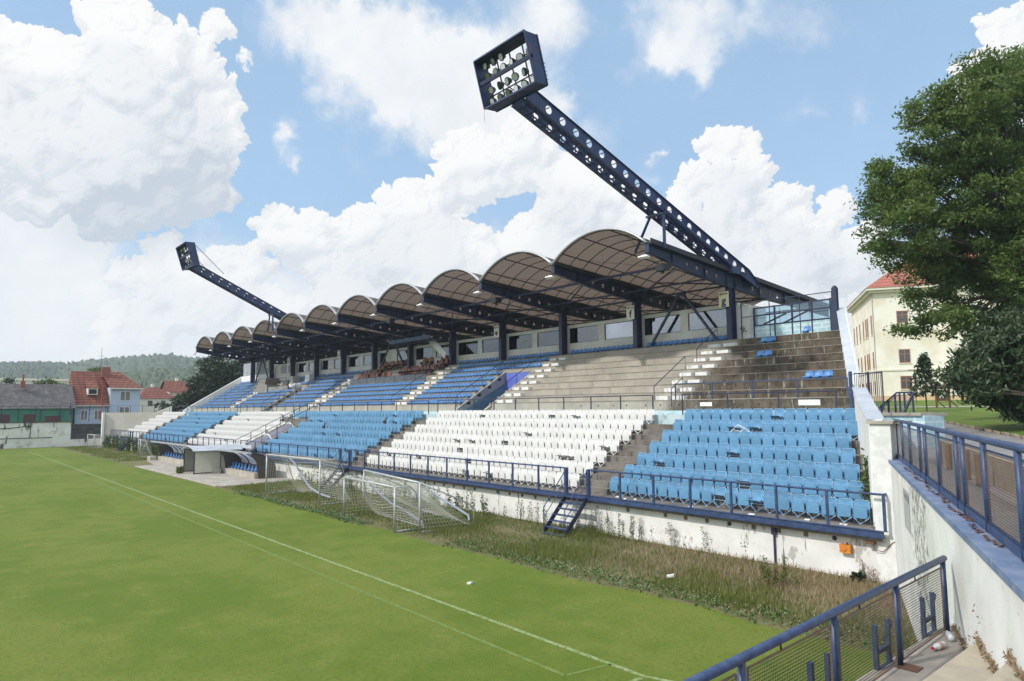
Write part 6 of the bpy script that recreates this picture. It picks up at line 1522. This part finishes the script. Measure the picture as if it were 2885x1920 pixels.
k = NP.uniform(0,1,len(xy)) > dr*.8; k &= NP.uniform(0,1,len(xy)) < .15+.85*np.clip(gv-.25,0,1)
q = xy[k]; hh = .09+.24*np.clip(gv[k]-.5,0,1)+.07*(q[:,1] > 19.5); hh *= np.clip((q[:,1]-edge_y(q[:,0]))/1.0+.35,.35,1); ys = np.where(q[:,0] < -80,2.0,np.where(q[:,0] < -26,1.4,1.0))
grass('weeds','grass_green',q,hh,.011*ys,.45,np.clip(gv[k]*.6+NP.uniform(-.1,.5,len(q)),0,1),label='uneven green weeds and long grass along the foot of the stand',cat='weeds',kind='stuff')
q = np.concatenate([scatter(30000,-24,-5.5),scatter(14000,-49,-24),scatter(5000,-121,-80)]); d2 = dryness(q); k = NP.uniform(0,1,len(q)) < .07+.93*d2; q = q[k]
grass('dry_grass','grass_straw',q,.11+.12*NP.uniform(0,1,len(q)),.0075*np.where(q[:,0] < -26,1.6,1),.8,NP.uniform(0,1,len(q)),label='dry straw coloured grass near the end wall',cat='grass',kind='stuff')
# clover flowers and low leaves on the pitch edge
q = np.concatenate([np.stack([NP.uniform(-22,-6,1500),NP.normal(15.9,.45,1500)],-1),np.stack([NP.uniform(-44,-28,1800),NP.normal(15.5,.3,1800)],-1)]); q = q[q[:,1] > edge_y(q[:,0])-.35]
V,F = leaf_cards(np.concatenate([q,NP.uniform(.02,.12,(len(q),1))],1),.08,1.2,.2); npmesh('clover','V' and V,F,'clover',attr=NP.uniform(0,1,len(V)),label='low clover leaves along the edge of the mown pitch',cat='clover',kind='stuff')
k = NP.uniform(0,1,len(q)) < .22; c = np.concatenate([q[k],NP.uniform(.08,.22,(k.sum(),1))],1); o8 = np.array([(1,0,0),(-1,0,0),(0,1,0),(0,-1,0),(0,0,1),(0,0,-1)])*.012; f8 = np.array([(0,2,4),(2,1,4),(1,3,4),(3,0,4),(2,0,5),(1,2,5),(3,1,5),(0,3,5)])
npmesh('clover_flowers',(c[:,None]+o8[None]).reshape(-1,3),(f8[None]+6*np.arange(len(c))[:,None,None]).reshape(-1,3),'white_paint',label='tiny white clover flowers at the pitch edge',cat='flowers',kind='stuff')
# tall weed stalks against the white wall
def stalk(b_pts, leaves, x, y, h):
    lean = R.uniform(-.12,.12); P = [(x+lean*t*h,y-R.uniform(0,.03),h*t) for t in (0,.35,.7,1)]; b_pts.tube(P,[.007,.006,.005,.003],3)
    for i in range(int(h*48)):
        t = R.uniform(.15,1); leaves.append((x+lean*t*h+R.gauss(0,.045),y+R.gauss(0,.045),h*t))
def weedgroup(name, label, spots, m='leaf_bush', size=.07, st='wood_brown'):
    W = thing(name,label,'weeds',(spots[0][0],spots[0][1],0)); b = MB(); L = []
    for x,y,h in spots: stalk(b,L,x,y,h)
    V,F = leaf_cards(np.array(L),size,2.2,.2); o = npmesh('leaves',V,F,m,attr=NP.uniform(0,1,len(V)),kind='stuff'); o.parent = W; o.matrix_parent_inverse = Matrix.Translation(W.location).inverted(); kid(b,'stems',st,W,kind='stuff')
for i,(xa,xb,n,h0,h1,lab) in enumerate(((-21.0,-17.2,26,.5,1.15,'tall green weeds right of the near metal stair'),(-17.0,-12.4,11,.5,.95,'thin tall weed stalks against the white wall under the light blue seats'),(-25.6,-22.3,16,.5,1.1,'tall weeds left of the near metal stair'),(-32,-26,26,.5,1.2,'tall weeds behind the trainer goal'),(-42,-33,44,.5,1.3,'tall weeds behind the tall goal'),(-48.5,-42.8,26,.4,1.0,'weeds beside the right dugout'),(-99,-81,60,.6,1.8,'tall weeds in front of the far white wall'),(-118,-100,60,.6,1.9,'bushy weeds in the far corner'))):
    weedgroup('tall_weeds',lab,[(R.uniform(xa,xb),R.uniform(20.6,21.45),R.uniform(h0,h1)) for _ in range(n)],'leaf_bush',.035 if xa > -30 else .055 if xa > -60 else .12)
weedgroup('dry_stalks','dry branching stalks at the wall foot below the orange box',[(R.uniform(-9.4,-8.6),21.4,R.uniform(.4,.75)) for _ in range(8)],'grass_straw',.03)
weedgroup('thistle','green thistle clump in the dry grass before the end wall',[(-10.5+R.gauss(0,.3),19.0+R.gauss(0,.3),R.uniform(.35,.8)) for _ in range(22)],'grass_green',.045)
weedgroup('thistle','small leafy weed at the wall foot near the corner',[(-9.0+R.gauss(0,.09),21.2,R.uniform(.15,.35)) for _ in range(12)],'leaf_dark',.11)
weedgroup('paving_weed','grass tuft in the paving before the tunnel box',[(-61.6+R.gauss(0,.15),16.6+R.gauss(0,.1),R.uniform(.2,.6)) for _ in range(20)],'grass_green',.12)
# leafy shrub growing in the seats beside the pillar
IV = thing('shrub','leafy green shrub growing between the light blue seats and the white pillar','shrub',(-9.5,24,1.9))
L = []; b = MB()
for i in range(46):
    bx,by = -9.35-.12*R.random(),23.2+.9*R.random(); e = Vector((bx+R.gauss(0,.22),by+R.gauss(0,.28),2.1+R.uniform(.2,1.75))); b.tube([(bx,by,1.9),e],[.012,.004],4)
    for _ in range(30): t_ = R.uniform(.2,1); L.append(tuple(Vector((bx,by,1.9)).lerp(e,t_)+Vector((R.gauss(0,.07),R.gauss(0,.07),R.gauss(0,.06)))))
V,F = leaf_cards(np.array(L),.085,2.0,.2); o = npmesh('leaves',V,F,'leaf_bush',attr=NP.uniform(0,1,len(V)),kind='stuff'); o.parent = IV; o.matrix_parent_inverse = Matrix.Translation(IV.location).inverted(); kid(b,'stems','bark',IV,kind='stuff')
# moss and dirt lines where steps meet the ramp wall
cs = []
for i in range(900):
    y = R.choice([R.uniform(9.6,11.3),R.uniform(8.2,9.7),R.uniform(6.6,8.1)]); z = 2.0 if y > 9.66 else 2.37 if y > 8.05 else 2.73; z += (.37*R.random() if R.random() < .2 and abs(y-9.66) < .3 else 0); cs.append((RW(y)-.03+R.gauss(0,.02),y,z+abs(R.gauss(0,.05))))
V,F = leaf_cards(np.array(cs),.022,2.5,-.4); npmesh('moss','V' and V,F,'grass_straw',attr=NP.uniform(0,.4,len(V)),label='dry grass and moss in the joint of steps and ramp wall',cat='moss',kind='stuff')
b = MB(); b.obox((-12.8,17.2,.16),(.09,.05,.02),(-.04,.07,0),(0,0,.03)); b.build('litter_bag','white_paint',label='white crumpled litter in the long grass',cat='litter')
b = MB(); b.obox((-16.6,12.6,.03),(.07,.02,.01),(-.02,.05,0),(0,0,.025)); b.build('litter_bag','white_paint',label='white scrap of litter lying on the mown pitch',cat='litter')
# ------------------------------------------------------------------ air between here and the hills
hz_ = bpy.data.materials.new('haze'); hz_.use_nodes = True; t = NT(hz_.node_tree); t.n.remove(t.n['Principled BSDF'])
vp = t.node('ShaderNodeVolumePrincipled'); vp.inputs['Color'].default_value = (.80,.88,1,1); vp.inputs['Density'].default_value = .00030; vp.inputs['Anisotropy'].default_value = .15
t.link(vp.outputs[0], t.n['Material Output'].inputs['Volume']); M['haze'] = hz_
b = MB(); b.box(-1750,-900,-1.1,260,1100,125); o = b.build('haze','haze',kind='stuff',label='thin pale summer haze over the town and hills',cat='haze')
bpy.context.view_layer.update()
